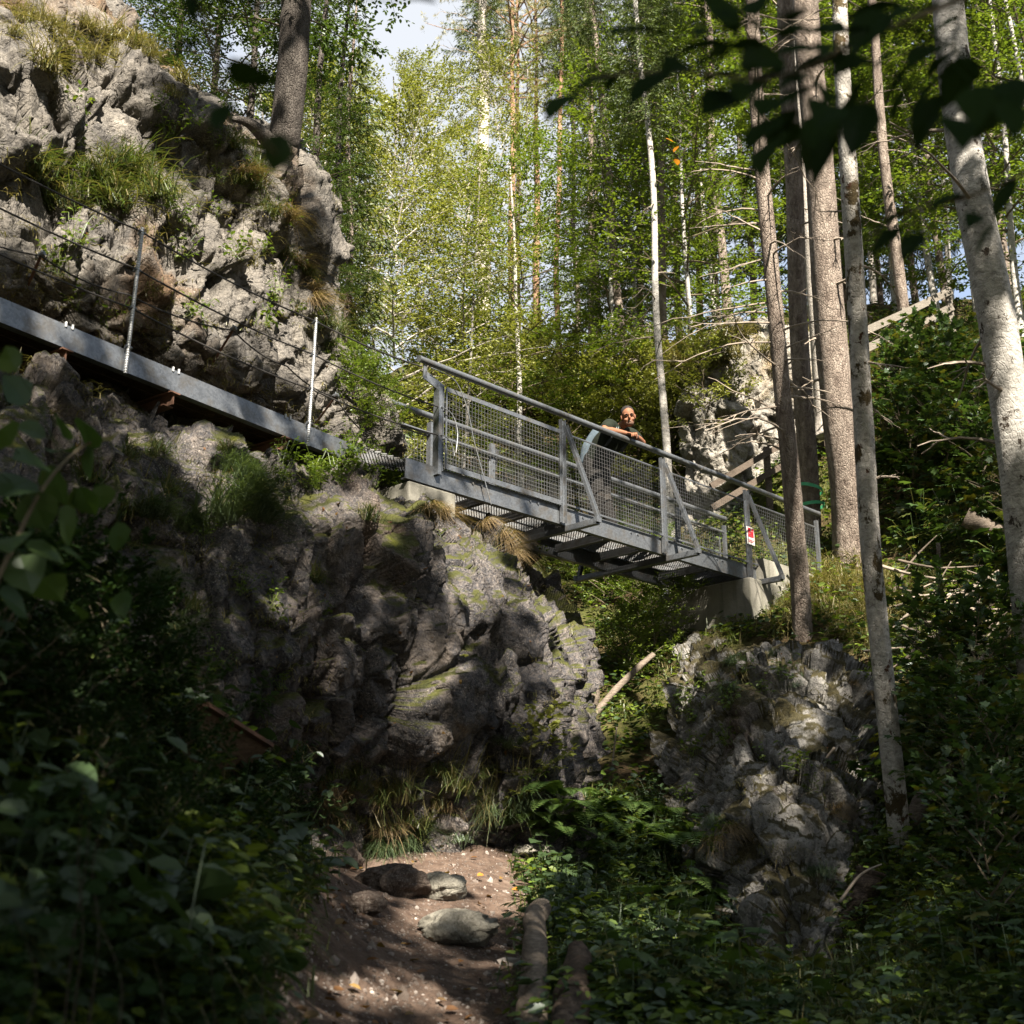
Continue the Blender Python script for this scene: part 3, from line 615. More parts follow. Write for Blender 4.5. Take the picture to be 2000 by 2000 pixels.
# loose cable tails on the first bridge post
def tail(keys, label):
    mb = MB(); tube(mb, spline(np.array(keys), 40), .0065, 6); tag(mb.build('cable_tail', STEEL), label, 'cable', 'loose cable ends at the bridge post')
tail([B(-.1, -.08, 1.06), B(.22, -.11, 1.0), B(.40, -.12, .72), B(.52, -.1, .4), B(.66, -.10, .05), B(.78, -.11, -.28)], 'grey cable tail arching from the handrail end down past the girder')
tail([B(.06, -.08, .66), B(.2, -.1, .6), B(.27, -.11, .42), B(.26, -.10, .18)], 'grey cable tail looping from the middle of the bridge post')
tail([B(.06, -.08, .34), B(.15, -.1, .31), B(.22, -.10, .22), B(.24, -.1, .14)], 'short grey cable tail low on the bridge post')
# ------------------------------------------------------------------ wooden fences on the far slope
TRAILWOOD = wood_mat('brown_board', (.035, .028, .022), (.075, .06, .048), (.12, .10, .08), (1, 1, 5))
def board_fence(name, pts, zh, label, post_px, mat=GREYWOOD, bh=.14):
    e = empty(name, pts[0], label, 'fence'); o_ = np.array(pts[0])
    for zz_ in zh:
        for a, b in zip(pts[:-1], pts[1:]):
            mb = MB(); d_ = (b - a); n_ = np.array([-d_[1], d_[0], 0]); n_ /= np.linalg.norm(n_)
            bar(mb, a + UP * zz_ - o_ - n_ * .07, b + UP * zz_ - o_ - n_ * .07, .04, bh); mb.build('board', mat, e)
    for p_ in post_px:
        mb = MB(); bar(mb, p_ - UP * .6 - o_, p_ + UP * (max(zh) + .10) - o_, .10, .10, (0, 1, 0)); mb.build('post', mat, e)
fa, fb, fc = W(1688, 712, 22.0), W(1772, 672, 22.7), W(1858, 628, 23.4)
board_fence('board_fence', [fa, fb, fc], (.28, .62), 'weathered grey board fence climbing the grassy slope at right', [fa, fb, fc])
fa, fb, fc = W(1385, 1000, 20.0), W(1500, 930, 20.9), W(1640, 855, 22.0)
board_fence('stair_railing', [fa, fb, fc], (.05, .42), 'grey wooden handrail rising behind the thin trunk beyond the bridge end', [fb, fc], TRAILWOOD, .10)
# ------------------------------------------------------------------ bark, leaves
def bark_mat(name, a, b, c3, sc=(1, 1, .35), freq=14, patches=None, bd=.02):
    m = Mat(name); n = m.noise(freq, 7, .7, stretch=sc, dist=.5); big = m.noise(2.2, 5, .6)
    vo = m.n('TexVoronoi', feature='DISTANCE_TO_EDGE'); vo.inputs['Scale'].default_value = freq * 2.2
    mp = m.n('Mapping'); mp.inputs['Scale'].default_value = (1, 1, .5); m.l(m.obj(), mp.inputs[0]); m.l(mp.outputs[0], vo.inputs['Vector'])
    c = m.ramp(n, [(.32, a), (.5, b), (.68, c3)]); c = m.mix(m.ramp(big, [(.42, 0.), (.68, .55)]), c, a)
    if patches:
        for sc_, cut, col in patches:
            c = m.mix(m.ramp(m.noise(sc_, 6, .68, stretch=(1, 1, .75)), [(cut, 0.), (cut + .035, 1.)]), c, col)
    h = m.math('ADD', n, m.math('MULTIPLY', m.ramp(vo.outputs['Distance'], [(0., 0.), (.14, 1.)]), .35))
    return m.pbr(c, .9, nrm=m.bump(h, bd), spec=.15)
SPRUCE_BARK = bark_mat('spruce_bark', (.075, .058, .048), (.175, .145, .122), (.29, .25, .215), bd=.03)
PALE_BARK = bark_mat('pale_bark', (.18, .165, .148), (.32, .295, .265), (.42, .395, .36), sc=(1, 1, 1.4), patches=[(5, .66, (.05, .035, .02))], bd=.008)
MOSSY_BARK = bark_mat('mossy_bark', (.15, .14, .125), (.31, .295, .27), (.43, .415, .38), sc=(1, 1, 1.6), patches=[(3.6, .545, (.045, .034, .016)), (9, .62, (.05, .024, .012))], bd=.012)
BEECH_BARK = bark_mat('beech_bark', (.12, .115, .105), (.30, .29, .27), (.45, .435, .41), sc=(1, 1, 2.2), patches=[(7, .605, (.04, .032, .025)), (1.6, .62, (.44, .425, .40)), (3, .64, (.09, .085, .075))], bd=.008)
DARK_BARK = bark_mat('dark_bark', (.035, .030, .027), (.07, .062, .055), (.11, .10, .09), freq=18, bd=.03)
PINE_BARK = bark_mat('pine_bark', (.13, .075, .05), (.25, .155, .10), (.35, .24, .165))
TWIG = plain('dry_twig', (.19, .16, .13), .85, 0, .35, 20); GREYTWIG = plain('grey_stem', (.11, .105, .095), .8, 0, .4, 9); GREENTWIG = plain('live_twig', (.085, .07, .045), .8, 0, .3, 20)
def leaf_mat(name, cols, trans=.42, gloss=.10, patch=None, rough=.45, tcol=1.25):
    m = Mat(name); g = m.n('NewGeometry'); k = len(cols)
    c = m.ramp(g.outputs['Random Per Island'], [(i / max(1, k - 1), q) for i, q in enumerate(cols)])
    if patch: c = m.mix(m.ramp(m.noise(patch[0], 3), [(.42, 0.), (.62, patch[2])]), c, patch[1])
    d = m.n('BsdfDiffuse'); t = m.n('BsdfTranslucent'); gl = m.n('BsdfGlossy'); gl.inputs['Roughness'].default_value = rough
    m.l(c, d.inputs[0]); tc_ = m.mix(1.0, c, (tcol, tcol * 1.02, tcol * .45), 'MULTIPLY'); m.l(tc_, t.inputs[0]); gl.inputs[0].default_value = (.8, .85, .9, 1)
    a = m.n('MixShader'); a.inputs[0].default_value = trans; m.l(d.outputs[0], a.inputs[1]); m.l(t.outputs[0], a.inputs[2])
    b = m.n('MixShader'); b.inputs[0].default_value = gloss * .45; m.l(a.outputs[0], b.inputs[1]); m.l(gl.outputs[0], b.inputs[2])
    m.l(b.outputs[0], m.out.inputs['Surface']); return m.m
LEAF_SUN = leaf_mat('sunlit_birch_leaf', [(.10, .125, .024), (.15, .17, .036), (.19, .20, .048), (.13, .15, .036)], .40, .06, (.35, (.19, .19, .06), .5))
LEAF_BEECH = leaf_mat('beech_leaf', [(.060, .100, .016), (.085, .135, .020), (.125, .165, .028), (.07, .11, .018)], .42, .06, (.4, (.12, .15, .022), .5))
LEAF_DARK = leaf_mat('dark_leaf', [(.030, .055, .014), (.045, .075, .016), (.060, .095, .020)], .35, .07)
LEAF_FG = leaf_mat('shade_darkened_leaf', [(.010, .022, .006), (.015, .031, .008), (.021, .040, .010)], .22, .015)  # near-black leaves: deep shade is put into the colour
LEAF_MAPLE = leaf_mat('maple_leaf', [(.026, .052, .014), (.038, .07, .018), (.052, .085, .022), (.03, .06, .018), (.09, .085, .014)], .38, .07)
LEAF_GREY = leaf_mat('undergrowth_leaf', [(.022, .040, .014), (.033, .058, .02), (.045, .072, .026), (.03, .052, .022)], .34, .08)
LEAF_YEL = leaf_mat('yellow_leaf', [(.26, .18, .02), (.32, .23, .03), (.2, .12, .02)], .4, .05)
LEAF_RED = leaf_mat('orange_leaf', [(.34, .10, .02), (.42, .17, .03), (.22, .08, .02)], .4, .05)
NEEDLE = leaf_mat('spruce_needles', [(.040, .060, .018), (.06, .085, .024), (.085, .105, .030)], .2, .04)
NEEDLE_PALE = leaf_mat('pine_needles', [(.15, .15, .065), (.20, .19, .085), (.26, .235, .115)], .25, .04)
GRASS = leaf_mat('grass_blade', [(.035, .058, .014), (.055, .08, .02), (.085, .095, .03), (.13, .11, .05)], .35, .06)
GRASS_GOLD = leaf_mat('dry_grass_blade', [(.085, .085, .028), (.125, .11, .042), (.16, .135, .065), (.055, .07, .018)], .35, .05)
GRASS_COOL = leaf_mat('cool_grass_blade', [(.038, .062, .028), (.058, .085, .038), (.075, .10, .045)], .3, .09)
DRYGRASS = leaf_mat('straw', [(.15, .11, .06), (.21, .155, .085), (.11, .08, .04)], .3, .04)
FERN = leaf_mat('fern_frond', [(.045, .085, .022), (.07, .12, .03), (.09, .135, .035)], .4, .06)

def nrmz(a): return a / (np.linalg.norm(a, axis=-1, keepdims=True) + 1e-9)
def leaves(mb, p, d, n, s, wr=.62, kind='oval', fold=.10):
    p = np.atleast_2d(p); d = nrmz(np.atleast_2d(d)); n = np.atleast_2d(n); b = nrmz(np.cross(n, d)); n = np.cross(d, b); k = len(p)
    s = np.broadcast_to(np.asarray(s, float), (k,))[:, None]
    if kind == 'diamond': T = [(0, 0, 0), (.42, .5, .5), (1, 0, -.3), (.42, -.5, .5)]; F = [[0, 1, 2], [0, 2, 3]]
    elif kind == 'oval': T = [(0, 0, 0), (.28, .46, .6), (.68, .40, .4), (1, 0, -.6), (.68, -.40, .4), (.28, -.46, .6)]; F = [[0, 1, 2, 3], [0, 3, 4, 5]]
    elif kind == 'round': T = [(0, 0, 0), (.1, .30, .4), (.38, .52, .7), (.72, .36, .3), (1, 0, -.9), (.72, -.36, .3), (.38, -.52, .7), (.1, -.30, .4), (.45, 0, 0)]; F = [[0, 1, 2, 8], [8, 2, 3, 4], [8, 4, 5, 6], [0, 8, 6, 7]]
    elif kind == 'blade': T = [(0, .10, 0), (.5, .09, .0), (1, 0, -.0), (.5, -.09, 0), (0, -.10, 0)]; F = [[0, 1, 3, 4], [1, 2, 3, 3]]
    else:                                               # maple: five lobes
        T = [(0, 0, 0), (-.05, .24, .3), (.12, .50, -.3), (.30, .30, .2), (.62, .56, -.5), (.62, .22, .2), (1.02, 0, -.6), (.62, -.22, .2), (.62, -.56, -.5), (.30, -.30, .2), (.12, -.50, -.3), (-.05, -.24, .3), (.42, 0, .15)]
        F = [[0, 1, 2, 3], [0, 3, 12, 12], [3, 4, 5, 12], [5, 6, 7, 12], [12, 7, 8, 9], [0, 12, 9, 9], [0, 9, 10, 11]]
    V = np.stack([p + d * s * a + b * s * (wr / .62 * .62 if kind != 'maple' else 1) * c + n * s * fold * e for a, c, e in T], 1)
    m = len(T); base = (np.arange(k) * m)[:, None]
    f4 = [f for f in F if len(f) == 4 and f[2] != f[3]]; f3 = [f[:3] for f in F if len(f) == 3 or f[2] == f[3]]
    fs = []
    if f4: fs.append((base[:, None] + np.array(f4)[None]).reshape(-1, 4))
    if f3: fs.append((base[:, None] + np.array(f3)[None]).reshape(-1, 3))
    mb.add(V.reshape(-1, 3), fs); return mb
def rotz(v, a): c, s = np.cos(a), np.sin(a); return np.stack([v[..., 0] * c - v[..., 1] * s, v[..., 0] * s + v[..., 1] * c, v[..., 2]], -1)

# ------------------------------------------------------------------ tree crowns (shared meshes)
def broadleaf(seed, H, cb, rad, nprim=26, leaf=.075, twigs=7, per=9, mat=LEAF_BEECH, lift=.45, kind='oval', prof=None, lw=.004, up0=.9, flat=.35):
    """one crown about a vertical axis from height cb to H; returns limbs mesh, foliage mesh"""
    r = np.random.default_rng(seed); wood = MB(); lp = []; ld = []; ln = []
    for i in range(nprim):
        f = (i + .5) / nprim; h = cb + (H - cb) * f ** .92; az = i * 2.399 + r.normal(0, .35)
        pr = (prof(f) if prof else math.sin(math.pi * min(1, .16 + .84 * f) ** .8)) * rad * r.uniform(.65, 1.2) + .25
        el = lift + f * .55 + r.normal(0, .16); d0 = np.array([math.cos(az) * math.cos(el), math.sin(az) * math.cos(el), math.sin(el)])
        t = np.linspace(0, 1, 7)[:, None]; bend = rotz(d0, r.normal(0, .5)); q = np.array([0, 0, h]) + d0 * pr * t + bend * pr * .25 * t ** 2 - np.array([0, 0, 1]) * pr * .22 * t ** 2 * (1 - f) + r.normal(0, .02, (7, 3)) * pr * t
        tube(wood, q, np.linspace(.012 + .018 * pr / 2, .004, 7) * (1.1 - .5 * f), 4, cap=False)
        ns = max(3, int(3 + pr * 3.2))
        for j in range(ns):
            u = .22 + .78 * (j + r.uniform(.1, .9)) / ns; k = min(5, int(u * 6)); b0 = q[k] + (q[k + 1] - q[k]) * (u * 6 - k)
            tan = nrmz(q[k + 1] - q[k]); sd = 1 if j % 2 else -1; a = sd * r.uniform(.6, 1.1); d1 = rotz(tan, a); d1[2] = d1[2] * .5 + r.normal(.08, .16); d1 = nrmz(d1)
            L1 = pr * r.uniform(.28, .52) * (1.15 - .65 * u) + .18; e1 = b0 + d1 * L1 - np.array([0, 0, .10 * L1])
            tube(wood, [b0, (b0 + e1) / 2 + np.array([0, 0, .04 * L1]), e1], [lw * 1.6, lw * 1.2, lw * .5], 3, cap=False)
            for m_ in range(twigs):
                v = (m_ + r.uniform(.2, 1)) / twigs; c0 = b0 + (e1 - b0) * v; s2 = 1 if m_ % 2 else -1; d2 = rotz(d1, s2 * r.uniform(.35, 1.0)); d2[2] += r.normal(-.06, .2); d2 = nrmz(d2)
                L2 = L1 * r.uniform(.25, .45) + .10; pp = per + r.integers(-3, 3)
                w_ = (np.arange(pp) + .5) / pp; pos = c0 + d2 * L2 * w_[:, None] + r.normal(0, .02, (pp, 3))
                sgn = np.where(np.arange(pp) % 2 == 0, 1, -1); dd = rotz(np.repeat(d2[None], pp, 0), sgn * r.uniform(.5, 1.1, pp)); dd[:, 2] -= r.uniform(0, .5, pp)
                nn_ = np.array([0, 0, 1.]) + r.normal(0, flat, (pp, 3)); lp.append(pos); ld.append(dd); ln.append(nn_)
    lp, ld, ln = map(np.concatenate, (lp, ld, ln)); fo = MB(); leaves(fo, lp, ld, ln, leaf * r.uniform(.7, 1.25, len(lp)), .62, kind)
    return wood, fo
def spruce(seed, H, cb, rad, whorls=30, mat=NEEDLE, nl=.20, droop=.5):
    r = np.random.default_rng(seed); wood = MB(); lp = []; ld = []; ln = []
    for i in range(whorls):
        f = i / whorls; h = cb + (H - cb) * f; n = 6 if f < .8 else 4
        for k in range(n):
            az = i * .9 + k * 2 * math.pi / n + r.normal(0, .2); L = rad * (1 - f) ** .8 * r.uniform(.7, 1.15) + .12; d0 = np.array([math.cos(az), math.sin(az), 0])
            t = np.linspace(0, 1, 6)[:, None]; q = np.array([0, 0, h]) + d0 * L * t + np.array([0, 0, 1]) * L * (-droop * t + .38 * t ** 2.2)
            tube(wood, q, np.linspace(.02, .004, 6) * (1.1 - f * .6), 4, cap=False)
            m_ = int(L * 24) + 3; u = r.uniform(.12, 1, m_); kk = np.minimum(4, (u * 5).astype(int)); c0 = q[kk] + (q[kk + 1] - q[kk]) * (u * 5 - kk)[:, None]
            for rep in range(3):
                sd = np.where(np.arange(m_) % 2 == 0, 1, -1) * r.uniform(.5, 1.2, m_); dd = rotz(np.repeat(d0[None], m_, 0), sd); dd[:, 2] = -r.uniform(.2, 1.3, m_)
                dd = nrmz(dd); off = r.uniform(0, .30, m_)[:, None] * (1 - .4 * u)[:, None] * rep * .7
                lp.append(c0 + dd * off); ld.append(dd + r.normal(0, .25, dd.shape)); ln.append(r.normal(0, 1, (m_, 3)) + np.array([0, 0, .8]))
    lp, ld, ln = map(np.concatenate, (lp, ld, ln)); fo = MB(); leaves(fo, lp, ld, ln, nl * r.uniform(.6, 1.2, len(lp)), .22, 'diamond', .02)
    return wood, fo
def pine(seed, H, cb, rad, n=26):
    r = np.random.default_rng(seed); wood = MB(); lp = []; ld = []; ln = []
    for i in range(n):
        f = i / n; h = cb + (H - cb) * f; az = i * 2.4; L = rad * math.sin(math.pi * (.25 + .7 * f)) * r.uniform(.6, 1.2); el = .1 + .7 * f + r.normal(0, .15)
        d0 = np.array([math.cos(az) * math.cos(el), math.sin(az) * math.cos(el), math.sin(el)]); q = np.array([0, 0, h]) + d0 * L * np.linspace(0, 1, 5)[:, None] + r.normal(0, .05, (5, 3))
        tube(wood, q, np.linspace(.035, .008, 5), 5, cap=False)
        for j in range(int(6 + L * 7)):
            b0 = q[0] + (q[-1] - q[0]) * r.uniform(.3, 1.) + r.normal(0, .16, 3) * L * .6; m_ = 26
            dd = nrmz(r.normal(0, 1, (m_, 3)) + d0 * .8 + np.array([0, 0, .5])); lp.append(np.repeat(b0[None], m_, 0) + dd * .02); ld.append(dd); ln.append(r.normal(0, 1, (m_, 3)))
    lp, ld, ln = map(np.concatenate, (lp, ld, ln)); fo = MB(); leaves(fo, lp, ld, ln, .14 * r.uniform(.7, 1.2, len(lp)), .10, 'diamond', .0)
    return wood, fo
CROWN = {}
def crown(key, gen, wm, lm):
    w_, f_ = gen; nw = sum(len(a) for a in w_.f); m_ = MB(); m_.v = w_.v + f_.v; m_.f = w_.f + [a + w_.n for a in f_.f]
    me = m_.mesh('crown', wm); me.materials.append(lm); tot = len(me.polygons); me.polygons.foreach_set('material_index', (np.arange(tot) >= nw).astype(np.int32)); CROWN[key] = me
egg = lambda f: math.sin(math.pi * (.12 + .86 * f)) ** .8
col = lambda f: (1 - f) ** .6 * .9 + .15
for k in range(3): crown('birch%d' % k, broadleaf(100 + k, 12, 2.2, 2.2, 36, .075, 6, 9, up0=.8, prof=egg, flat=.6), PALE_BARK, LEAF_SUN)
for k in range(3): crown('beech%d' % k, broadleaf(200 + k, 11, 1.6, 2.5, 32, .085, 6, 9, lift=.30, prof=egg, flat=.33), GREENTWIG, LEAF_BEECH)
for k in range(2): crown('tall%d' % k, broadleaf(300 + k, 18, 5.5, 3.0, 46, .09, 7, 8, lift=.35, prof=egg, flat=.4), GREENTWIG, LEAF_BEECH)
for k in range(2): crown('dark%d' % k, broadleaf(400 + k, 12, 1.5, 2.8, 36, .10, 6, 8, lift=.25, prof=egg, flat=.4), GREENTWIG, LEAF_DARK)
for k in range(2): crown('spruce%d' % k, spruce(500 + k, 20, 3.0, 2.4, 34), GREENTWIG, NEEDLE)
for k in range(2): crown('pine%d' % k, pine(600 + k, 18, 10, 2.6, 34), PINE_BARK, NEEDLE_PALE)
for k in range(3): crown('bush%d' % k, broadleaf(700 + k, 2.4, .25, 1.0, 18, .085, 5, 7, lift=.55, prof=egg, flat=.45, lw=.003), GREENTWIG, LEAF_BEECH)
for k in range(2): crown('maple%d' % k, broadleaf(720 + k, 2.2, .25, .9, 13, .13, 3, 5, lift=.6, prof=egg, flat=.35, lw=.003, kind='maple'), GREENTWIG, LEAF_MAPLE)
def put_crown(e, key, loc=(0, 0, 0), sc=1.0, rz=0.0, mat=None, szz=None):
    me = CROWN[key]
    if mat:
        if (key, mat.name) not in CROWN: m2 = me.copy(); m2.materials[1] = mat; CROWN[(key, mat.name)] = m2
        me = CROWN[(key, mat.name)]
    o = bpy.data.objects.new('crown', me); link(o, e); o.location = loc; o.rotation_euler = (0, 0, rz); o.scale = (sc, sc, szz or sc); return e
def trunk_of(P, r0, r1, n=60, sides=16, seed=0, flare=.35, lump=.10, kn=1.0):
    Q = spline(np.array(P), n); L = np.concatenate([[0], np.cumsum(np.linalg.norm(np.diff(Q, axis=0), axis=1))]); t = L / L[-1]
    rr = r0 + (r1 - r0) * t + r0 * flare * np.exp(-L / (r0 * 3.0)); r = np.random.default_rng(seed); ph = r.uniform(0, 6.28, 6)
    Q = Q + np.stack([np.sin(L * 1.3 + ph[0]), np.sin(L * 1.1 + ph[1]), 0 * L], 1) * .018 * kn * np.minimum(1, L)[:, None]
    def jit(k, m_):
        a = np.arange(m_) * 6.283 / m_; z = L[:, None]
        b = 1 + lump * .35 * np.sin(3 * a[None] + ph[2] + z * .3) + lump * .3 * np.sin(5 * a[None] + ph[3] - z * .7) + lump * .18 * r.normal(0, 1, (k, m_)) * .5
        return b + flare * .5 * np.exp(-z / (r0 * 2.6)) * np.sin(4 * a[None] + ph[4])
    mb = MB(); tube(mb, Q, rr, sides, jit=jit); return mb, Q, rr
def dead_twig(r, base, d, L, r0):
    t = np.linspace(0, 1, 9)[:, None]; sidev = rotz(d, 1.57); q = base + d * L * t + sidev * L * r.normal(0, .18) * t ** 2 + np.array([0, 0, 1]) * L * (r.uniform(-.55, .1) * t ** 2 + r.uniform(0, .25) * t) + r.normal(0, .015, (9, 3)) * L * t
    mb = MB(); tube(mb, q, np.linspace(r0, r0 * .25, 9), 5)
    for j in range(r.integers(2, 6)):
        k = r.integers(2, 7); d2 = nrmz(rotz(d, r.choice([-1, 1]) * r.uniform(.4, 1.1)) + np.array([0, 0, r.normal(-.15, .35)])); l2 = L * r.uniform(.15, .45)
        q2 = q[k] + d2 * l2 * np.linspace(0, 1, 5)[:, None] + r.normal(0, .02, (5, 3)) * l2; q2[0] = q[k]; tube(mb, q2, np.linspace(r0 * .45, r0 * .15, 5), 4)
    return mb
def fitted_tree(name, pts, r0, r1, mat, label, cat='tree', group=None, seed=0, twigs=(), twl=(.3, .9), crown_key=None, crown_sc=1, crown_at=None, flare=.35, extra_h=6.0, lump=.10, crown_mat=None, sides=16, root=.5):
    P = [W(*p) for p in pts]; base = P[0].copy()
    d = nrmz(P[-1] - P[-2])
    if extra_h: P.append(P[-1] + (d * .6 + UP * .4) * extra_h * .5); P.append(P[-1] + UP * extra_h * .5)
    P = [P[0] - UP * root] + P
    e = empty(name, base, label, cat, group); mb, Q, rr = trunk_of([p - base for p in P], r0, r1, 90, sides, seed, flare, lump); mb.build('trunk', mat, e, smooth=True)
    r = np.random.default_rng(seed + 1)
    if twigs:
        n, f0, f1 = twigs
        for k in range(n):
            i = int((f0 + (f1 - f0) * (k + r.uniform(0, 1)) / n) * 89); az = r.uniform(0, 6.28); el = r.normal(.0, .25); d = np.array([math.cos(az), math.sin(az), math.sin(el)])
            dead_twig(r, Q[i] + d * rr[i] * .7, d, r.uniform(*twl), rr[i] * .10 + .005).build('dead_branch', TWIG, e)
    if crown_key:
        c = Q[int((crown_at if crown_at is not None else .8) * 89)]; put_crown(e, crown_key, tuple(c), crown_sc, seed * 1.3, crown_mat)
    return e, Q
# ------------------------------------------------------------------ the trunks on the right that the photograph shows one by one
fitted_tree('spruce_tree', [(1568, 1268, 15.4), (1556, 1080, 15.4), (1544, 900, 15.4), (1528, 750, 15.45), (1512, 600, 15.5), (1494, 420, 15.6), (1482, 250, 15.7), (1470, 0, 15.9), (1460, -300, 16.2)], .12, .05, SPRUCE_BARK,
            'thin grey spruce trunk bristling with bare dead twigs in front of the bridge end', seed=3, twigs=(46, .28, .80), twl=(.5, 1.7), crown_key='spruce1', crown_sc=.36, crown_at=.86, lump=.14)
e2, _ = fitted_tree('spruce_tree', [(1588, 1100, 19.8), (1580, 950, 19.8), (1568, 760, 19.8), (1558, 560, 19.9), (1549, 350, 20.0), (1538, 120, 20.2), (1530, -250, 20.6)], .165, .10, SPRUCE_BARK,
            'brown spruce trunk with two green ribbons tied round it beyond the bridge railing', seed=5, twigs=(14, .3, .8), crown_key='spruce0', crown_sc=.40, crown_at=.9)
fitted_tree('spruce_tree', [(1606, 800, 21.5), (1597, 680, 21.5), (1585, 560, 21.5), (1574, 380, 21.6), (1564, 200, 21.8), (1553, 0, 22), (1545, -250, 22.3)], .115, .075, PALE_BARK,
            'slim sunlit pale trunk standing between the ribboned trunk and the thickest spruce', seed=7, twigs=(20, .2, .8), twl=(.2, .6), crown_key='spruce1', crown_sc=.36, crown_at=.9, extra_h=5)
fitted_tree('spruce_tree', [(1668, 1112, 18.9), (1655, 960, 18.9), (1640, 830, 18.9), (1625, 640, 19.0), (1608, 440, 19.1), (1592, 250, 19.3), (1577, 60, 19.6), (1560, -250, 20.1)], .265, .15, SPRUCE_BARK,
            'thickest straight spruce trunk in the middle of the cluster beyond the bridge end', seed=9, twigs=(12, .3, .8), twl=(.2, .6), crown_key='spruce0', crown_sc=.45, crown_at=.9, flare=.45)
fitted_tree('birch_tree', [(1762, 1745, 10.6), (1742, 1500, 10.6), (1722, 1250, 10.65), (1704, 1060, 10.7), (1690, 880, 10.75), (1676, 700, 10.8), (1666, 520, 10.9), (1658, 340, 11.0), (1650, 180, 11.2), (1642, 0, 11.4), (1632, -300, 11.9)], .098, .045, MOSSY_BARK,
            'slender whitish trunk blotched with dark moss, rising beside the mossy outcrop', seed=11, twigs=(9, .35, .7), twl=(.15, .5), crown_key='tall0', crown_sc=.35, crown_at=.9, flare=.12, crown_mat=LEAF_DARK, lump=.16)
fitted_tree('spruce_tree', [(1776, 700, 23.2), (1768, 640, 23.2), (1758, 560, 23.2), (1746, 460, 23.3), (1732, 350, 23.4), (1722, 260, 23.5), (1712, 150, 23.7), (1700, -50, 24.1)], .115, .055, SPRUCE_BARK,
            'slim trunk with a green ribbon leaning before the board fence', seed=13, twigs=(12, .2, .8), twl=(.3, .8), crown_key='spruce1', crown_sc=.35, crown_at=.9, extra_h=5)
fitted_tree('beech_tree', [(2035, 1330, 11.6), (2018, 1180, 11.6), (2002, 1040, 11.6), (1986, 900, 11.6), (1966, 760, 11.65), (1944, 600, 11.7), (1912, 430, 11.8), (1882, 260, 12.0), (1862, 120, 12.2), (1845, -60, 12.5), (1825, -350, 13.2)], .195, .105, BEECH_BARK,
            'stout pale grey beech trunk leaning inward at the right edge', seed=15, twigs=(8, .3, .72), twl=(.4, 1.3), crown_key='tall1', crown_sc=.45, crown_at=.86, flare=.15, lump=.07, sides=22)
# the big dark tree on the cliff top
bt, BQ = fitted_tree('cliff_top_tree', [(545, 330, 14.0), (553, 268, 14.0), (560, 215, 14.0), (570, 140, 14.0), (577, 60, 14.1), (583, -40, 14.2), (592, -400, 14.6)], .18, .145, DARK_BARK,
            'dark thick trunk with a flared foot gripping the cliff top', seed=17, crown_key='dark0', crown_sc=.62, crown_at=.34, flare=.55, lump=.07, sides=24, root=1.8)
for k, pp in enumerate(([(548, 300), (512, 262), (485, 240), (455, 232)], [(552, 320), (530, 350), (500, 365)])):
    mb = MB(); q = spline(np.array([W(x, y, 13.8 - .12 * i) for i, (x, y) in enumerate(pp)]), 24) - np.array(bt.location); tube(mb, q, np.linspace(.11, .03, 24), 9); mb.build('root', DARK_BARK, bt, smooth=True)
# ribbons: things of their own, tied to the trunks
RIB = plain('green_ribbon', (.05, .28, .13), .4, 0, .12, 12)
def ribbon(px, py, d, rad, tilt, label):
    c = W(px, py, d); a = np.linspace(0, 2 * math.pi, 33); mb = MB(); Q = np.stack([np.cos(a) * rad, np.sin(a) * rad, np.cos(a) * rad * tilt], 1)
    V = np.concatenate([Q - UP * .028, Q + UP * .028 + Q * .02, Q * 1.02 + UP * .028, Q * 1.02 - UP * .028]); q = np.arange(32); mb.add(V, np.concatenate([np.stack([q + i * 33, q + 1 + i * 33, q + 1 + j * 33, q + j * 33], 1) for i, j in ((0, 1), (1, 2), (2, 3), (3, 0))]))
    tag(mb.build('ribbon', RIB, loc=tuple(c)), label, 'ribbon', 'green ribbons tied round trunks')
ribbon(1581, 955, 19.8, .205, -.28, 'green ribbon slanting round the brown trunk, higher of its two')
ribbon(1585, 988, 19.8, .205, .05, 'green ribbon level round the brown trunk, lower of its two')
ribbon(1768, 632, 23.2, .135, .05, 'thin green ribbon round the slim trunk by the board fence')

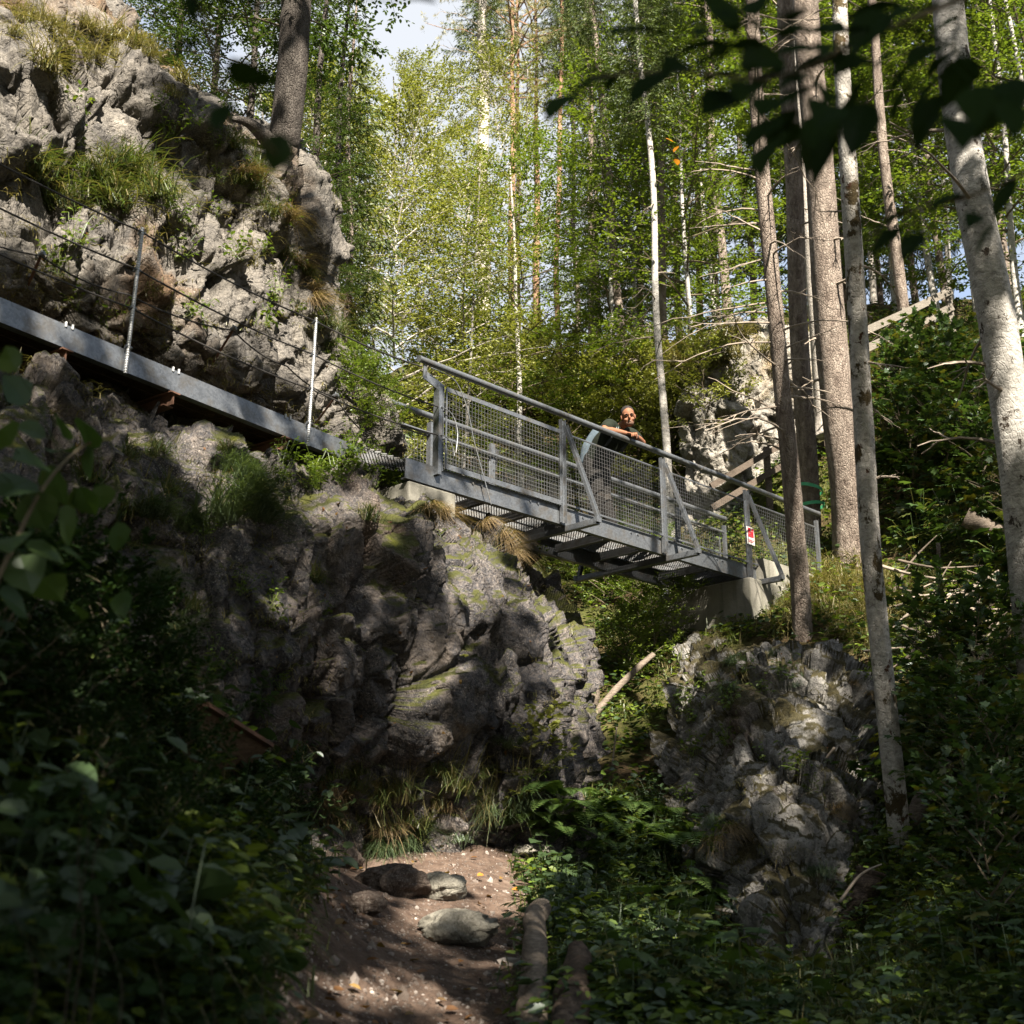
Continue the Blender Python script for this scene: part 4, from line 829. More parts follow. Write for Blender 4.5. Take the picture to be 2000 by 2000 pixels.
# ------------------------------------------------------------------ trunks and crowns of the wood behind
def wood_tree(name, px, d, key, sc, label, group, r0=.09, bark=SPRUCE_BARK, lean=(0, 0), H=12, seed=0, mat=None, szz=None, pts=None):
    p = W(px, 700, d); x, y = p[0], p[1]; z = gz(x, y) - .15; e = empty(name, (x, y, z), label, 'tree', group); r = np.random.default_rng(seed)
    h = H * sc; P = [np.array([0, 0, 0.])] + [np.array([lean[0] * f * h + r.normal(0, .05) * f, lean[1] * f * h, h * f]) for f in (.2, .4, .6, .8, 1.)]
    mb, Q, rr = trunk_of(P, r0, .015, 44, 9, seed, .3, .06); mb.build('trunk', bark, e, smooth=True)
    put_crown(e, key, (0, 0, 0), sc, r.uniform(0, 6.28), mat, szz); return e
for px, py, d, key, sc, rz in ((400, 330, 16.5, 'dark1', .42, 1.), (470, 380, 15.2, 'dark0', .36, 2.2), (330, 230, 17.5, 'dark0', .42, 4.), (640, 640, 15.0, 'dark1', .14, 3.), (600, 520, 14.6, 'dark0', .22, 5.)):
    p = W(px, py, d); e = empty('dark_leafed_tree', tuple(p), 'dark leafed tree growing behind the crest of the upper cliff', 'tree', 'dark trees behind the cliff crest'); mb, Q, rr = trunk_of([np.array([0, 0, -1.5]), np.array([.05, 0, 1.]), np.array([0, .1, 3.]), np.array([.1, 0, 4.8])], .07, .02, 40, 9, int(px)); mb.build('trunk', DARK_BARK, e, smooth=True); put_crown(e, key, (0, 0, 0), sc, rz)
GA = 'leafy trees crowded behind the bridge'; GB = 'slender trunks of the wood far behind'; GC = 'leafy trees of the upper right wood'; GD = 'tall spruces among the far trees'
LA = 'leafy pale green tree in the crowd behind the bridge'; LB_ = 'leafy deeper green beech in the crowd behind the bridge'; LC = 'leafy tree of the shaded upper right wood'; LD = 'tall dark spruce among the far trees'
sd = 0
for px, d, key, sc in ((600, 19.5, 'birch0', .78), (655, 22, 'birch1', .72), (770, 20.0, 'birch2', .72), (835, 24, 'birch0', .64), (905, 21.5, 'birch1', .62), (975, 27, 'birch2', .74), (790, 30, 'birch1', .72)):
    sd += 1; wood_tree('birch_tree', px, d, key, sc, LA, GA, .030, GREYTWIG, H=12, seed=40 + sd, lean=(random.Random(sd).uniform(-.14, .14), 0))
for px, d, key, sc in ((1022, 22.5, 'beech0', .70), (1195, 25.5, 'beech1', .80), (1240, 26.5, 'beech2', .6), (1290, 27, 'beech1', .7), (1350, 23.8, 'beech0', .85), (1400, 28.5, 'beech2', .95)):
    sd += 1; wood_tree('beech_tree', px, d, key, sc, LB_, GA, .07, BEECH_BARK, H=11, seed=40 + sd, lean=(random.Random(sd).uniform(-.06, .06), 0))
for px, d, key, sc in ((1530, 29, 'beech0', 1.0), (1610, 27, 'beech1', .9), (1690, 30, 'beech2', 1.05), (1760, 27.5, 'beech0', .9), (1840, 26, 'beech1', .95), (1920, 25, 'beech2', .95), (2000, 23, 'beech0', .95), (2090, 22, 'beech1', 1.0), (1870, 31, 'tall0', .8), (1640, 34, 'tall1', .85), (2200, 25, 'tall0', .8)):
    sd += 1; wood_tree('beech_tree', px, d, key, sc, LC, GC, .08, BEECH_BARK, H=18 if key[0] == 't' else 11, seed=40 + sd, lean=(random.Random(sd).uniform(-.05, .05), 0))
for px, d, key, sc in ((668, 18.0, 'spruce0', .55), (560, 24, 'spruce1', .8), (1330, 34, 'spruce0', .85), (1560, 36, 'spruce1', .95), (1730, 37, 'spruce0', .95), (1800, 34, 'spruce1', .85), (1990, 33, 'spruce0', .9), (1170, 37, 'spruce1', .7), (1255, 29, 'spruce0', .45)):
    sd += 1; wood_tree('spruce_tree', px, d, key, sc, LD, GD, .11, SPRUCE_BARK, H=20, seed=40 + sd)
for px, d, key, sc in ((1000, 30, 'pine0', .80), (1050, 33, 'pine1', .80), (1010, 36, 'pine1', .95)):
    sd += 1; wood_tree('pine_tree', px, d, key, sc, 'tall pine with a thin beige crown above the leafy crowd', 'pines above the leafy crowd', .12, PINE_BARK, H=18, seed=40 + sd)
for px, d, r0, bk, ln_ in ((1425, 27, .11, SPRUCE_BARK, -.01), (1400, 29, .10, SPRUCE_BARK, .015), (1370, 30, .09, PINE_BARK, .02), (1308, 22, .075, BEECH_BARK, -.03), (1226, 25.5, .10, SPRUCE_BARK, -.05), (1305, 24.5, .09, SPRUCE_BARK, -.01), (938, 29.5, .19, PALE_BARK, .01),
                           (1085, 31, .08, PINE_BARK, .02), (1160, 33, .10, SPRUCE_BARK, 0), (1125, 35, .09, SPRUCE_BARK, 0), (1480, 33, .1, SPRUCE_BARK, 0), (1715, 33, .1, PALE_BARK, .01), (1660, 36, .12, SPRUCE_BARK, 0), (1860, 30, .1, SPRUCE_BARK, -.02)):
    sd += 1; p = W(px, 700, d); z = gz(p[0], p[1]) - .2; H = 17
    e = empty('pole_tree', (p[0], p[1], z), 'slender bare trunk rising in the wood far behind the bridge', 'tree', GB); r = np.random.default_rng(sd)
    mb, Q, rr = trunk_of([np.array([ln_ * f * H + r.normal(0, .06), 0, H * f]) for f in (0, .15, .3, .5, .7, 1)], r0, r0 * .45, 60, 10, sd, .3); mb.build('trunk', bk, e, smooth=True)
    for k in range(14):
        i = int(r.uniform(.15, .75) * 59); az = r.uniform(0, 6.28); d_ = np.array([math.cos(az), math.sin(az), r.normal(0, .3)]); dead_twig(r, Q[i], d_, r.uniform(.4, 1.4), .014).build('dead_branch', TWIG, e)
    put_crown(e, 'spruce%d' % (sd % 2), (Q[40][0], 0, Q[40][2] - 2), .42, sd)
# ------------------------------------------------------------------ stones, logs, sticks
STONE_B = rock_mat('brown_stone', (.06, .044, .036), (.13, .10, .082), (.23, .19, .155), (.09, .06, .04), (.05, .05, .02), pale_at=.55, moss_cut=1.2, stain_cut=.8)
STONE_G = rock_mat('grey_stone', (.15, .14, .115), (.30, .29, .245), (.42, .40, .34), (.25, .2, .12), (.1, .1, .05), pale_at=.46, moss_cut=1.2, stain_cut=.8)
def ico(sub=4):
    bm = bmesh.new(); bmesh.ops.create_icosphere(bm, subdivisions=sub, radius=1); V = np.array([v.co[:] for v in bm.verts]); F = np.array([[v.index for v in f.verts] for f in bm.faces]); bm.free(); return V, F
IV, IF_ = ico(5)
def stone(name, px, py, d, size, mat, label, seed, rz=0, cat='stone', group=None, sink=.25, on=True):
    V = IV.copy(); f1, e1 = facets(V * 1.1 + seed, seed, .9); V = V * (1 + .13 * f1 + .15 * fbm(V * 1.6, 3, seed) + .025 * fbm(V * 7, 3, seed))[:, None]; V = V * np.array(size) / 2
    c, s_ = math.cos(rz), math.sin(rz); V = np.stack([V[:, 0] * c - V[:, 1] * s_, V[:, 0] * s_ + V[:, 1] * c, V[:, 2]], 1); p = W(px, py, d)
    if on:
        h = hit(px, py)[0]
        if h is not None: p = np.array(h)
    mb = MB(); mb.add(V, IF_); return tag(mb.build(name, mat, smooth=True, loc=tuple(p + UP * size[2] * (.5 - sink))), label, cat, group)
SG = 'stones set in the path'
stone('stone', 768, 1745, 8.8, (.48, .34, .26), STONE_B, 'rounded dark brown stone at the top of the path, left of the pale one', 3, .3, group=SG)
stone('stone', 858, 1752, 8.8, (.40, .30, .22), STONE_G, 'smooth pale grey stone at the top of the path', 8, -.2, group=SG)
stone('stone', 895, 1835, 7.9, (.50, .36, .24), STONE_G, 'broad tan stone half buried in the middle of the path', 14, .1, group=SG)
stone('stone', 714, 1778, 8.4, (.26, .2, .15), STONE_B, 'small dark stone low on the left of the path', 21, .5, group=SG)
stone('stone', 668, 1690, 9.0, (.34, .28, .2), STONE_B, 'earth brown stone at the left rim of the path crest', 27, .8, group=SG)
stone('stone', 1045, 1670, 9.9, (.4, .3, .12), STONE_G, 'flat pale stone beside the leaves where the path crests', 33, .8, group=SG)
def log(name, pts, r0, r1, mat, label, cat='log', group=None, seed=0, n=50, lump=.16, sides=14):
    Q = spline(np.array(pts), n); b = Q[0].copy(); r = np.random.default_rng(seed); ph = r.uniform(0, 6.28, 5); t = np.linspace(0, 1, n)
    def jit(k, m_):
        a = np.arange(m_) * 6.283 / m_; z = t[:, None] * 6
        return 1 + lump * .5 * np.sin(2 * a[None] + ph[0] + z) + lump * .4 * np.sin(3 * a[None] + ph[1] - 1.7 * z) + lump * .3 * np.sin(5 * z + ph[2]) + lump * .15 * r.normal(0, 1, (k, m_))
    mb = MB(); tube(mb, Q - b, np.linspace(r0, r1, n), sides, jit=jit); return tag(mb.build(name, mat, smooth=True, loc=tuple(b)), label, cat, group)
def on_land(px, py, lift=0.0): h = hit(px, py)[0]; return np.array(h) + UP * lift
log('log', [W(1040, 2120, 4.8), W(1040, 2000, 5.35), W(1044, 1900, 6.1), W(1045, 1830, 6.8), W(1043, 1795, 7.3), W(1058, 1772, 7.7)], .078, .062, LOGWOOD, 'barkless grey log edging the right side of the path', group='logs edging the path', seed=2)
log('log', [W(1112, 2120, 4.7), W(1114, 2000, 5.2), W(1122, 1920, 5.8), W(1130, 1870, 6.3)], .082, .068, CHAR, 'shorter half rotten log with a blackened hollow at the bottom edge', group='logs edging the path', seed=5, lump=.26)
log('log', [W(1765, 1640, 10.6), W(1800, 1570, 10.7), W(1850, 1490, 10.9)], .085, .075, LOGWOOD, 'brown fallen log leaning up the bank behind the slender mossy trunk', seed=7)
log('log', [W(1625, 1850, 9.9), W(1660, 1805, 9.9), W(1690, 1745, 9.95), W(1702, 1700, 10.0)], .12, .10, CHAR, 'mossy rotten log standing at the foot of the pale outcrop', seed=9, lump=.25)
log('log', [W(1160, 1398, 15.4), W(1200, 1350, 15.6), W(1240, 1310, 15.8), W(1276, 1278, 16.0)], .050, .034, LOGWOOD, 'thin pale dead trunk leaning across the sunlit gully', seed=11)
log('log', [W(1150, 1420, 15.8), W(1156, 1370, 15.8), W(1160, 1325, 15.8), W(1140, 1300, 15.9), W(1095, 1288, 16.0)], .105, .05, LOGWOOD, 'bent broken trunk stump bleached by the sun in the gully', seed=13, lump=.3)
log('log', [W(1885, 1010, 16.0), W(1930, 1030, 15.9), W(1985, 1055, 15.8)], .12, .10, LOGWOOD, 'grey fallen trunk lying in the shade behind the stout beech', seed=15)
for k, (a, b, d, lab) in enumerate((((1192, 1545), (1205, 1420), 13.6, 'thin broken stick propped upright in the dark gully'), ((1640, 1762), (1722, 1688), 9.6, 'curved bare branch arching beside the mossy trunk foot'),
                                     ((1630, 1460), (1580, 1560), 11.5, 'thin stick lying against the pale outcrop'))):
    A_, B_ = W(*a, d), W(*b, d + .1); log('stick', [A_, (A_ + B_) / 2 + UP * .06, B_], .014, .008, TWIG, lab, 'stick', None, 20 + k, 16, .1, 6)
rr_ = np.random.default_rng(77)
for k in range(34):
    px, py = rr_.uniform(1770, 1990), rr_.uniform(1150, 1330); p = on_land(px, py, .16 + .22 * rr_.random()); a = rr_.normal(.5, .6); L = rr_.uniform(.5, 1.5); d_ = np.array([math.cos(a), -.3 * rr_.random(), math.sin(a) * .75]) * L
    log('broken_branch', [p - d_ / 2, p + rr_.normal(0, .05, 3), p + d_ / 2], rr_.uniform(.012, .03), .006, TWIG if k % 3 else LOGWOOD, 'dry broken branch in the brushwood heap on the right slope', 'branch', 'brushwood heap on the slope', 100 + k, 14, .15, 6)
for k, pp in enumerate(([(1840, 1420), (1838, 1300), (1836, 1180), (1832, 1060)], [(1905, 1330), (1908, 1240), (1912, 1150)])):
    log('dead_sapling', [W(x, y, 12.6 + k) for x, y in pp], .032, .02, SPRUCE_BARK, ('thin dead sapling standing over the brushwood heap', 'short dead sapling right of the brushwood heap')[k], 'sapling', None, 140 + k, 20, .1, 8)
# dark board corner in the left bank
e = empty('retaining_board', W(520, 1462, 6.5), 'dark brown retaining board with a sharp corner sticking out of the left bank', 'board'); o_ = np.array(e.location)
mb = MB(); q = [(523, 1462, 6.5), (462, 1532, 6.4), (330, 1500, 5.8), (395, 1382, 5.95)]; A_ = np.array([W(*c) for c in q]) - o_; nn_ = np.cross(A_[1] - A_[0], A_[3] - A_[0]); nn_ /= np.linalg.norm(nn_)
mb.add(np.concatenate([A_, A_ + nn_ * .05]), BOXF[[0, 1, 2, 3, 4, 5]]); mb.build('board', BROWNWOOD, e)
mb = MB(); bar(mb, A_[0] + UP * .015, A_[3] + UP * .015, .07, .02); mb.build('edge_strip', RUST, e)

# ------------------------------------------------------------------ grasses, ferns, leafy plants
def blades(mb, base, d, L, bend, w_, seg=5):
    base = np.atleast_2d(base); k = len(base); d = nrmz(np.broadcast_to(d, (k, 3))); L = np.broadcast_to(L, (k,))[:, None]; bend = np.broadcast_to(bend, (k,))[:, None]; w_ = np.broadcast_to(w_, (k,))[:, None]
    hz = d.copy(); hz[:, 2] = 0; hz = nrmz(hz + 1e-4); side = np.stack([-hz[:, 1], hz[:, 0], 0 * hz[:, 0]], 1); V = []
    for i in range(seg):
        t = i / (seg - 1); p = base + d * L * t + hz * L * bend * .35 * t ** 2 - UP * L * bend * .75 * t ** 2.4; ww = w_ * (1 - t ** 1.6) + .0006; V += [p - side * ww, p + side * ww]
    V = np.stack(V, 1); m_ = 2 * seg; b0 = (np.arange(k) * m_)[:, None, None]; F = np.array([[2 * i, 2 * i + 1, 2 * i + 3, 2 * i + 2] for i in range(seg - 1)])
    mb.add(V.reshape(-1, 3), (b0 + F[None]).reshape(-1, 4)); return mb
def tuft(seed, n, L, spread=.5, bend=(.5, 1.3), w_=.004, rad=.07, aim=None):
    r = np.random.default_rng(seed); mb = MB(); az = r.uniform(0, 6.28, n); tilt = np.abs(r.normal(0, spread, n)); d = np.stack([np.cos(az) * np.sin(tilt), np.sin(az) * np.sin(tilt), np.cos(tilt)], 1)
    if aim is not None: d = nrmz(d + np.array(aim))
    b = np.stack([r.normal(0, rad, n), r.normal(0, rad, n), np.zeros(n)], 1); return blades(mb, b, d, L * r.uniform(.45, 1.1, n), r.uniform(*bend, n), w_ * r.uniform(.6, 1.3, n))
TUFT = {'grass': [tuft(k, 130, .42).mesh('grass_tuft', GRASS) for k in range(3)], 'gold': [tuft(10 + k, 150, .42, .6).mesh('grass_tuft', GRASS_GOLD) for k in range(3)],
        'cool': [tuft(20 + k, 170, .62, .55, (.7, 1.5), .004, .08, (.35, -.25, 0)).mesh('grass_tuft', GRASS_COOL) for k in range(3)], 'straw': [tuft(30 + k, 150, .60, .5, (.6, 1.5), .0035, .09).mesh('grass_tuft', DRYGRASS) for k in range(3)],
        'hang': [tuft(40 + k, 120, .5, .5, (1.6, 2.6), .0035, .06, (.3, -.3, -.1)).mesh('grass_tuft', DRYGRASS) for k in range(2)], 'tall': [tuft(50 + k, 70, 1.05, .22, (.2, .7), .004, .10).mesh('grass_tuft', GRASS_GOLD) for k in range(2)]}
prng = random.Random(5)
def place(me, name, px, py, sc, label, cat, group, rz=None, sink=.02, szz=None, tilt=0):
    h, n = hit(px, py)
    if h is None: return None
    o = bpy.data.objects.new(name, me); link(o); o.location = h - Vector((0, 0, sink)); o.rotation_euler = (tilt * -n.y if n else 0, tilt * n.x if n else 0, prng.uniform(0, 6.28) if rz is None else rz); o.scale = (sc, sc, szz or sc); return tag(o, label, cat, group)
def many(kind, spots, label, group, sc=1.0, rz=None, jit=0, reps=1, tilt=.35):
    for i, s_ in enumerate(spots):
        for k in range(reps):
            x, y = s_[0] + prng.uniform(-jit, jit), s_[1] + prng.uniform(-jit, jit); q = s_[2] if len(s_) > 2 else 1.0
            place(TUFT[kind][(i + k) % len(TUFT[kind])], 'grass_tuft', x, y, sc * q * prng.uniform(.65, 1.25), label, 'grass', group, rz, tilt=tilt)
many('cool', [(470, 985, 1.0), (440, 1010, .9), (505, 1020, .8), (330, 1240, 1.0), (300, 1150, .8), (360, 1030, .8), (290, 1000, .8)], 'long cool green grass tuft drooping over the dark lower cliff', 'grass tufts drooping on the lower cliff', .8, 0, 10, 2)
many('cool', [(480, 940, .8), (455, 915, .8)], 'sunlit grass tuft drooping below the tan ledge', 'sunlit tufts under the ledge', .75, 0, 10, 2)
many('grass', [(300, 890), (260, 880), (250, 1000), (600, 880), (440, 880), (230, 1080), (380, 1190), (180, 930), (330, 960), (760, 930), (720, 1000), (600, 1120)], 'green grass tuft rooted in a crack of the lower cliff', 'tufts in cracks of the lower cliff', .6, None, 12, 2)
many('gold', [(60, 30), (110, 50), (160, 40), (200, 70), (240, 90), (280, 95), (30, 60), (320, 120), (130, 100), (360, 180), (90, 120), (200, 110)], 'golden grass tuft on the sunlit cliff top at upper left', 'golden tufts on the cliff top', .85, None, 26, 2)
many('grass', [(470, 285), (500, 310), (480, 340), (510, 360), (530, 420), (600, 530), (560, 500), (620, 600), (630, 640), (650, 660)], 'grass tuft along the cliff edge below the dark tree', 'tufts along the cliff edge', .7, None, 18, 2)
many('hang', [(480, 350), (570, 420), (590, 520), (610, 580), (840, 1000), (870, 1010), (960, 1035), (985, 1050), (1005, 1070), (930, 1030)], 'withered brown grass hanging from the cliff edge', 'withered grass hanging from the edge', .55, 0, 12, 2)
many('grass', [(230, 330), (260, 340), (240, 390), (200, 360), (290, 360), (170, 340), (310, 400), (120, 400), (60, 330)], 'dark green grass tuft on the ledge of the upper cliff', 'tufts on the upper cliff ledge', 1.1, None, 16, 3)
many('straw', [(prng.uniform(620, 930), prng.uniform(1540, 1630)) for _ in range(13)], 'bent straw coloured grass tuft at the crest of the path', 'straw tufts at the path crest', .5, None, 6, 1)
many('grass', [(prng.uniform(640, 1010), prng.uniform(1500, 1640)) for _ in range(26)], 'green grass tuft at the foot of the lower cliff', 'green tufts at the cliff foot', .7, None, 6, 1)
many('tall', [(790, 1570), (840, 1560), (890, 1560), (930, 1590), (750, 1590), (820, 1580), (870, 1580), (960, 1580), (1000, 1570)], 'tall seeding grass tuft in front of the cliff foot', 'tall grass before the cliff foot', .68, None, 24, 1)
many('cool', [(780, 1660, .7), (820, 1640, .6), (750, 1660, .7), (1000, 1460, .5), (900, 1650, .6), (1010, 1600, .9), (960, 1590, .9)], 'dark green grass tuft beside the path crest', 'green tufts beside the path crest', .8, None, 14, 2)
many('gold', [(1590, 1130), (1620, 1120), (1660, 1135), (1700, 1130), (1560, 1140), (1640, 1160), (1730, 1170), (1600, 1180), (1680, 1190), (1750, 1210), (1570, 1190), (1720, 1240), (1530, 1210), (1640, 1220)], 'soft yellow green grass tuft on the mound by the bridge pier', 'soft tufts on the mound by the pier', 1.15, None, 26, 4)
many('gold', [(1690, 740), (1740, 720), (1790, 720), (1830, 700), (1870, 690), (1900, 720), (1720, 760), (1650, 740), (1850, 740), (1130, 790), (1180, 790), (1090, 800), (1220, 780), (1150, 770), (1370, 700), (1420, 680), (1470, 670), (1350, 720)], 'golden grass tuft on the sunny far slope', 'golden tufts on the far slope', 1.7, None, 26, 4)
many('hang', [(1420, 1640), (1380, 1650), (1690, 1330), (1460, 1320), (1640, 1600)], 'brown grass hanging on the mossy outcrop', 'brown grass on the outcrop', .42, 0, 30, 2)
many('cool', [(1400, 1600, .8), (1420, 1350, .6), (1560, 1330, .6), (1610, 1700, .7), (1440, 1290, .6), (1510, 1270, .7), (1730, 1310, .8)], 'green grass tuft on the mossy outcrop', 'green tufts on the outcrop', .8, None, 12, 2)

def fern(seed, n=9, L=.7):
    r = np.random.default_rng(seed); mb = MB(); lp = []; ld = []; ln = []; ls = []
    for k in range(n):
        az = k * 6.283 / n + r.normal(0, .2); hz = np.array([math.cos(az), math.sin(az), 0]); l = L * r.uniform(.7, 1.1); t = np.linspace(0, 1, 22)[:, None]
        q = hz * l * (t * .85) + UP * l * (.75 * t - .72 * t ** 2.2); tube(mb, q[::3], .003, 3, cap=False); side = np.array([-hz[1], hz[0], 0]); tan = nrmz(np.gradient(q, axis=0))
        for sg in (-1, 1):
            m_ = slice(3, 22); w_ = np.sin(np.pi * np.clip(t[m_] * .86 + .12, 0, 1)); lp.append(q[m_]); ld.append(side * sg + tan[m_] * .45); ln.append(np.cross(tan[m_], np.repeat(side[None], 19, 0)) * -1 + 0); ls.append(w_[:, 0] * l * .24)
    leaves(mb, np.concatenate(lp), np.concatenate(ld), np.concatenate(ln), np.concatenate(ls), .30, 'diamond', .02); return mb
FERNM = [fern(k).mesh('fern', FERN) for k in range(3)]
for x, y in ((1090, 1590), (1160, 1590), (1140, 1660), (1210, 1720), (1080, 1640), (1260, 1760), (1120, 1620), (1320, 1740), (1030, 1610), (1130, 1600), (1190, 1610), (1220, 1590), (1165, 1640), (1100, 1560), (1250, 1640), (1300, 1600), (1180, 1700), (1060, 1620), (1280, 1700), (1230, 1670), (1340, 1660), (1150, 1560), (1400, 1760)):
    place(FERNM[prng.randrange(3)], 'fern', x, y, prng.uniform(.6, 1.0), 'feathery green fern in the dip right of the path', 'fern', 'ferns right of the path')
def herb(seed, n, L, leaf, kind, spread=.55, wr=.8, stem=.003):
    r = np.random.default_rng(seed); mb = MB(); lp = []; ld = []; ln = []
    for k in range(n):
        az = r.uniform(0, 6.28); tl = abs(r.normal(0, spread)); l = L * r.uniform(.4, 1.1); d = np.array([math.cos(az) * math.sin(tl), math.sin(az) * math.sin(tl), math.cos(tl)]); b = np.array([r.normal(0, .05), r.normal(0, .05), 0]); e_ = b + d * l
        tube(mb, [b, b + d * l * .6 + UP * .02, e_], stem, 3, cap=False)
        lp.append(e_); ld.append(np.array([math.cos(az), math.sin(az), r.uniform(-.5, .1)])); ln.append(UP + r.normal(0, .25, 3))
        if kind != 'round':
            for j in range(3): u = r.uniform(.35, .95); a2 = az + r.choice([-1, 1]) * r.uniform(.6, 1.4); lp.append(b + d * l * u); ld.append(np.array([math.cos(a2), math.sin(a2), r.uniform(-.4, .2)])); ln.append(UP + r.normal(0, .3, 3))
    k = len(lp); leaves(mb, np.array(lp), np.array(ld), np.array(ln), leaf * r.uniform(.6, 1.2, k), wr, kind, .12); return mb
ROUND = [herb(60 + k, 14, .30, .12, 'round', .8, .95).mesh('broadleaf_plant', LEAF_GREY) for k in range(3)]; MAPL = [herb(70 + k, 6, .75, .15, 'maple', .4).mesh('maple_seedling', LEAF_MAPLE) for k in range(3)]
HERB = [herb(80 + k, 14, .40, .085, 'oval', .6, .6).mesh('leafy_plant', LEAF_GREY) for k in range(3)]; HERBB = [herb(90 + k, 14, .45, .085, 'oval', .6, .6).mesh('leafy_plant', LEAF_BEECH) for k in range(2)]
def scatter(meshes, name, n, x0, y0, x1, y1, sc, label, cat, group, test=None, tilt=.5):
    c = 0; tries = 0
    while c < n and tries < n * 12:
        tries += 1; x, y = prng.uniform(x0, x1), prng.uniform(y0, y1); h, nn_ = hit(x, y)
        if h is None or (h.y < 11 and path_mask(np.array([h.x]), np.array([h.y]))[0] < .08) or (test and not test(h, nn_, x, y)): continue
        place(meshes[prng.randrange(len(meshes))], name, x, y, sc * prng.uniform(.65, 1.3), label, cat, group, tilt=tilt); c += 1
for x, y in ((1090, 1720), (1120, 1740), (1105, 1760), (1075, 1700), (1140, 1700), (1130, 1770), (1110, 1690), (1085, 1745)): place(ROUND[prng.randrange(3)], 'broadleaf_plant', x, y, prng.uniform(.7, 1.0), 'low plant with rounded leaves at the right rim of the path', 'plant', 'round leaved plants at the path rim')
scatter(MAPL, 'maple_seedling', 55, 1200, 1640, 2100, 2050, .72, 'young maple with lobed leaves in the shaded undergrowth at lower right', 'seedling', 'maple seedlings at lower right', lambda h, n, x, y: n.z > .35 and not (1370 < x < 1850 and 1620 < y < 2010))
scatter(MAPL, 'maple_seedling', 34, 1650, 1360, 2100, 1650, .9, 'young maple with lobed leaves on the shaded right slope', 'seedling', 'maple seedlings on the right slope', lambda h, n, x, y: n.z > .3 and not (1640 < x < 1860 and y > 1560))
scatter(MAPL, 'maple_seedling', 50, 1720, 780, 2100, 1110, 1.2, 'leafy maple seedling on the dim slope behind the slender mossy trunk', 'seedling', 'maple seedlings on the upper right slope')
scatter(HERB, 'leafy_plant', 70, 1060, 1560, 1400, 2000, .8, 'small leafy plant in the hollow right of the path', 'plant', 'leafy plants in the hollow', lambda h, n, x, y: n.z > .35)
scatter(HERB, 'leafy_plant', 60, -100, 1350, 620, 2000, 1.0, 'leafy plant on the dark left bank', 'plant', 'leafy plants on the dark left bank')
scatter(ROUND, 'broadleaf_plant', 40, -100, 1350, 560, 2000, .9, 'round leaved plant on the dark left bank', 'plant', 'round leaved plants on the left bank')
scatter(HERBB, 'leafy_plant', 60, 545, 860, 820, 960, .5, 'bramble clump creeping over the ledge below the walkway', 'plant', 'brambles on the ledge', tilt=0)
scatter(HERBB, 'leafy_plant', 34, 90, 200, 640, 640, .6, 'small leafy plant sprouting from the upper cliff', 'plant', 'plants sprouting from the upper cliff', lambda h, n, x, y: n.z > .35)
scatter(HERBB, 'leafy_plant', 40, 150, 950, 1080, 1550, .5, 'small leafy plant sprouting from the dark lower cliff', 'plant', 'plants sprouting from the lower cliff', lambda h, n, x, y: n.z > .4)
scatter(HERBB, 'leafy_plant', 34, 1330, 1260, 1800, 1860, .7, 'small leafy plant growing on the mossy outcrop', 'plant', 'plants on the mossy outcrop', lambda h, n, x, y: n.z > .3)
def bush(key, px, py, sc, label, group, mat=None, name='shrub', cat='shrub', d=None):
    p = np.array(hit(px, py)[0]) if d is None else W(px, py, d)
    e = empty(name, tuple(p - UP * .05), label, cat, group); put_crown(e, key, (0, 0, 0), sc, prng.uniform(0, 6.28), mat); return e
GU = 'shrubs of the bank below the bridge'
for k, (x, y, s_) in enumerate(((1120, 1150, .42), (1180, 1190, .45), (1100, 1110, .4), (1230, 1170, .45), (1290, 1200, .45), (1320, 1250, .4), (1250, 1250, .42), (1200, 1120, .4), (1280, 1310, .4), (1230, 1340, .38), (1290, 1150, .42))):
    bush('bush%d' % (k % 3), x, y, s_, 'leafy shrub on the bank seen below the footbridge', GU)
for k, (x, y, s_) in enumerate(((700, 850, .3), (745, 850, .26), (690, 810, .3))):
    bush('bush%d' % (k % 3), x, y, s_, 'leafy shrub between the walkway end and the bridge railing', 'shrubs at the cliff end of the bridge')
for k, (x, y, s_) in enumerate(((900, 800, 1.0), (960, 820, 1.1), (1040, 830, 1.0), (1100, 850, 1.1), (1160, 880, 1.0), (1230, 880, 1.1), (1290, 880, 1.0), (850, 820, 1.0), (1330, 900, 1.0), (1000, 900, 1.1), (1120, 960, 1.0), (1250, 970, 1.1), (1320, 990, 1.0), (1380, 860, .9))):
    bush('bush%d' % (k % 3), x, y, s_ * .8, 'leafy shrub on the slope behind the bridge railing', 'shrubs behind the bridge railing', LEAF_SUN)  # paler leaf colour swapped in to make these shrubs look sunlit
for k, (x, y, s_) in enumerate(((1790, 1000, .75), (1850, 950, .8), (1930, 1000, .8), (1780, 900, .75), (1860, 860, .8), (1950, 900, .8), (1800, 830, .7), (1990, 1060, .7))):
    bush('maple%d' % (k % 2), x, y, s_, 'bushy young maple on the shaded right slope', 'bushy maples on the right slope')
for k, (x, y, s_) in enumerate(((1850, 1460, .55), (1930, 1500, .6), (1900, 1660, .55), (1970, 1720, .55), (1950, 1880, .45), (1980, 1420, .6))):
    bush('maple%d' % (k % 2), x, y, s_, 'bushy young maple in the dark undergrowth at right', 'bushy maples at lower right')
for k, (x, y, s_) in enumerate(((30, 1400, .6), (140, 1430, .6), (250, 1470, .55), (180, 1520, .6), (480, 1660, .35), (80, 1600, .5), (260, 1620, .5), (-60, 1500, .6), (350, 1700, .45), (540, 1680, .4), (450, 1760, .4), (150, 1740, .45), (300, 1820, .4))):
    bush(('maple%d' if k % 3 == 1 else 'bush%d') % (k % 2), x, y, s_ * .5, 'dark leafy shrub on the shaded left bank', 'dark shrubs of the left bank', LEAF_FG)
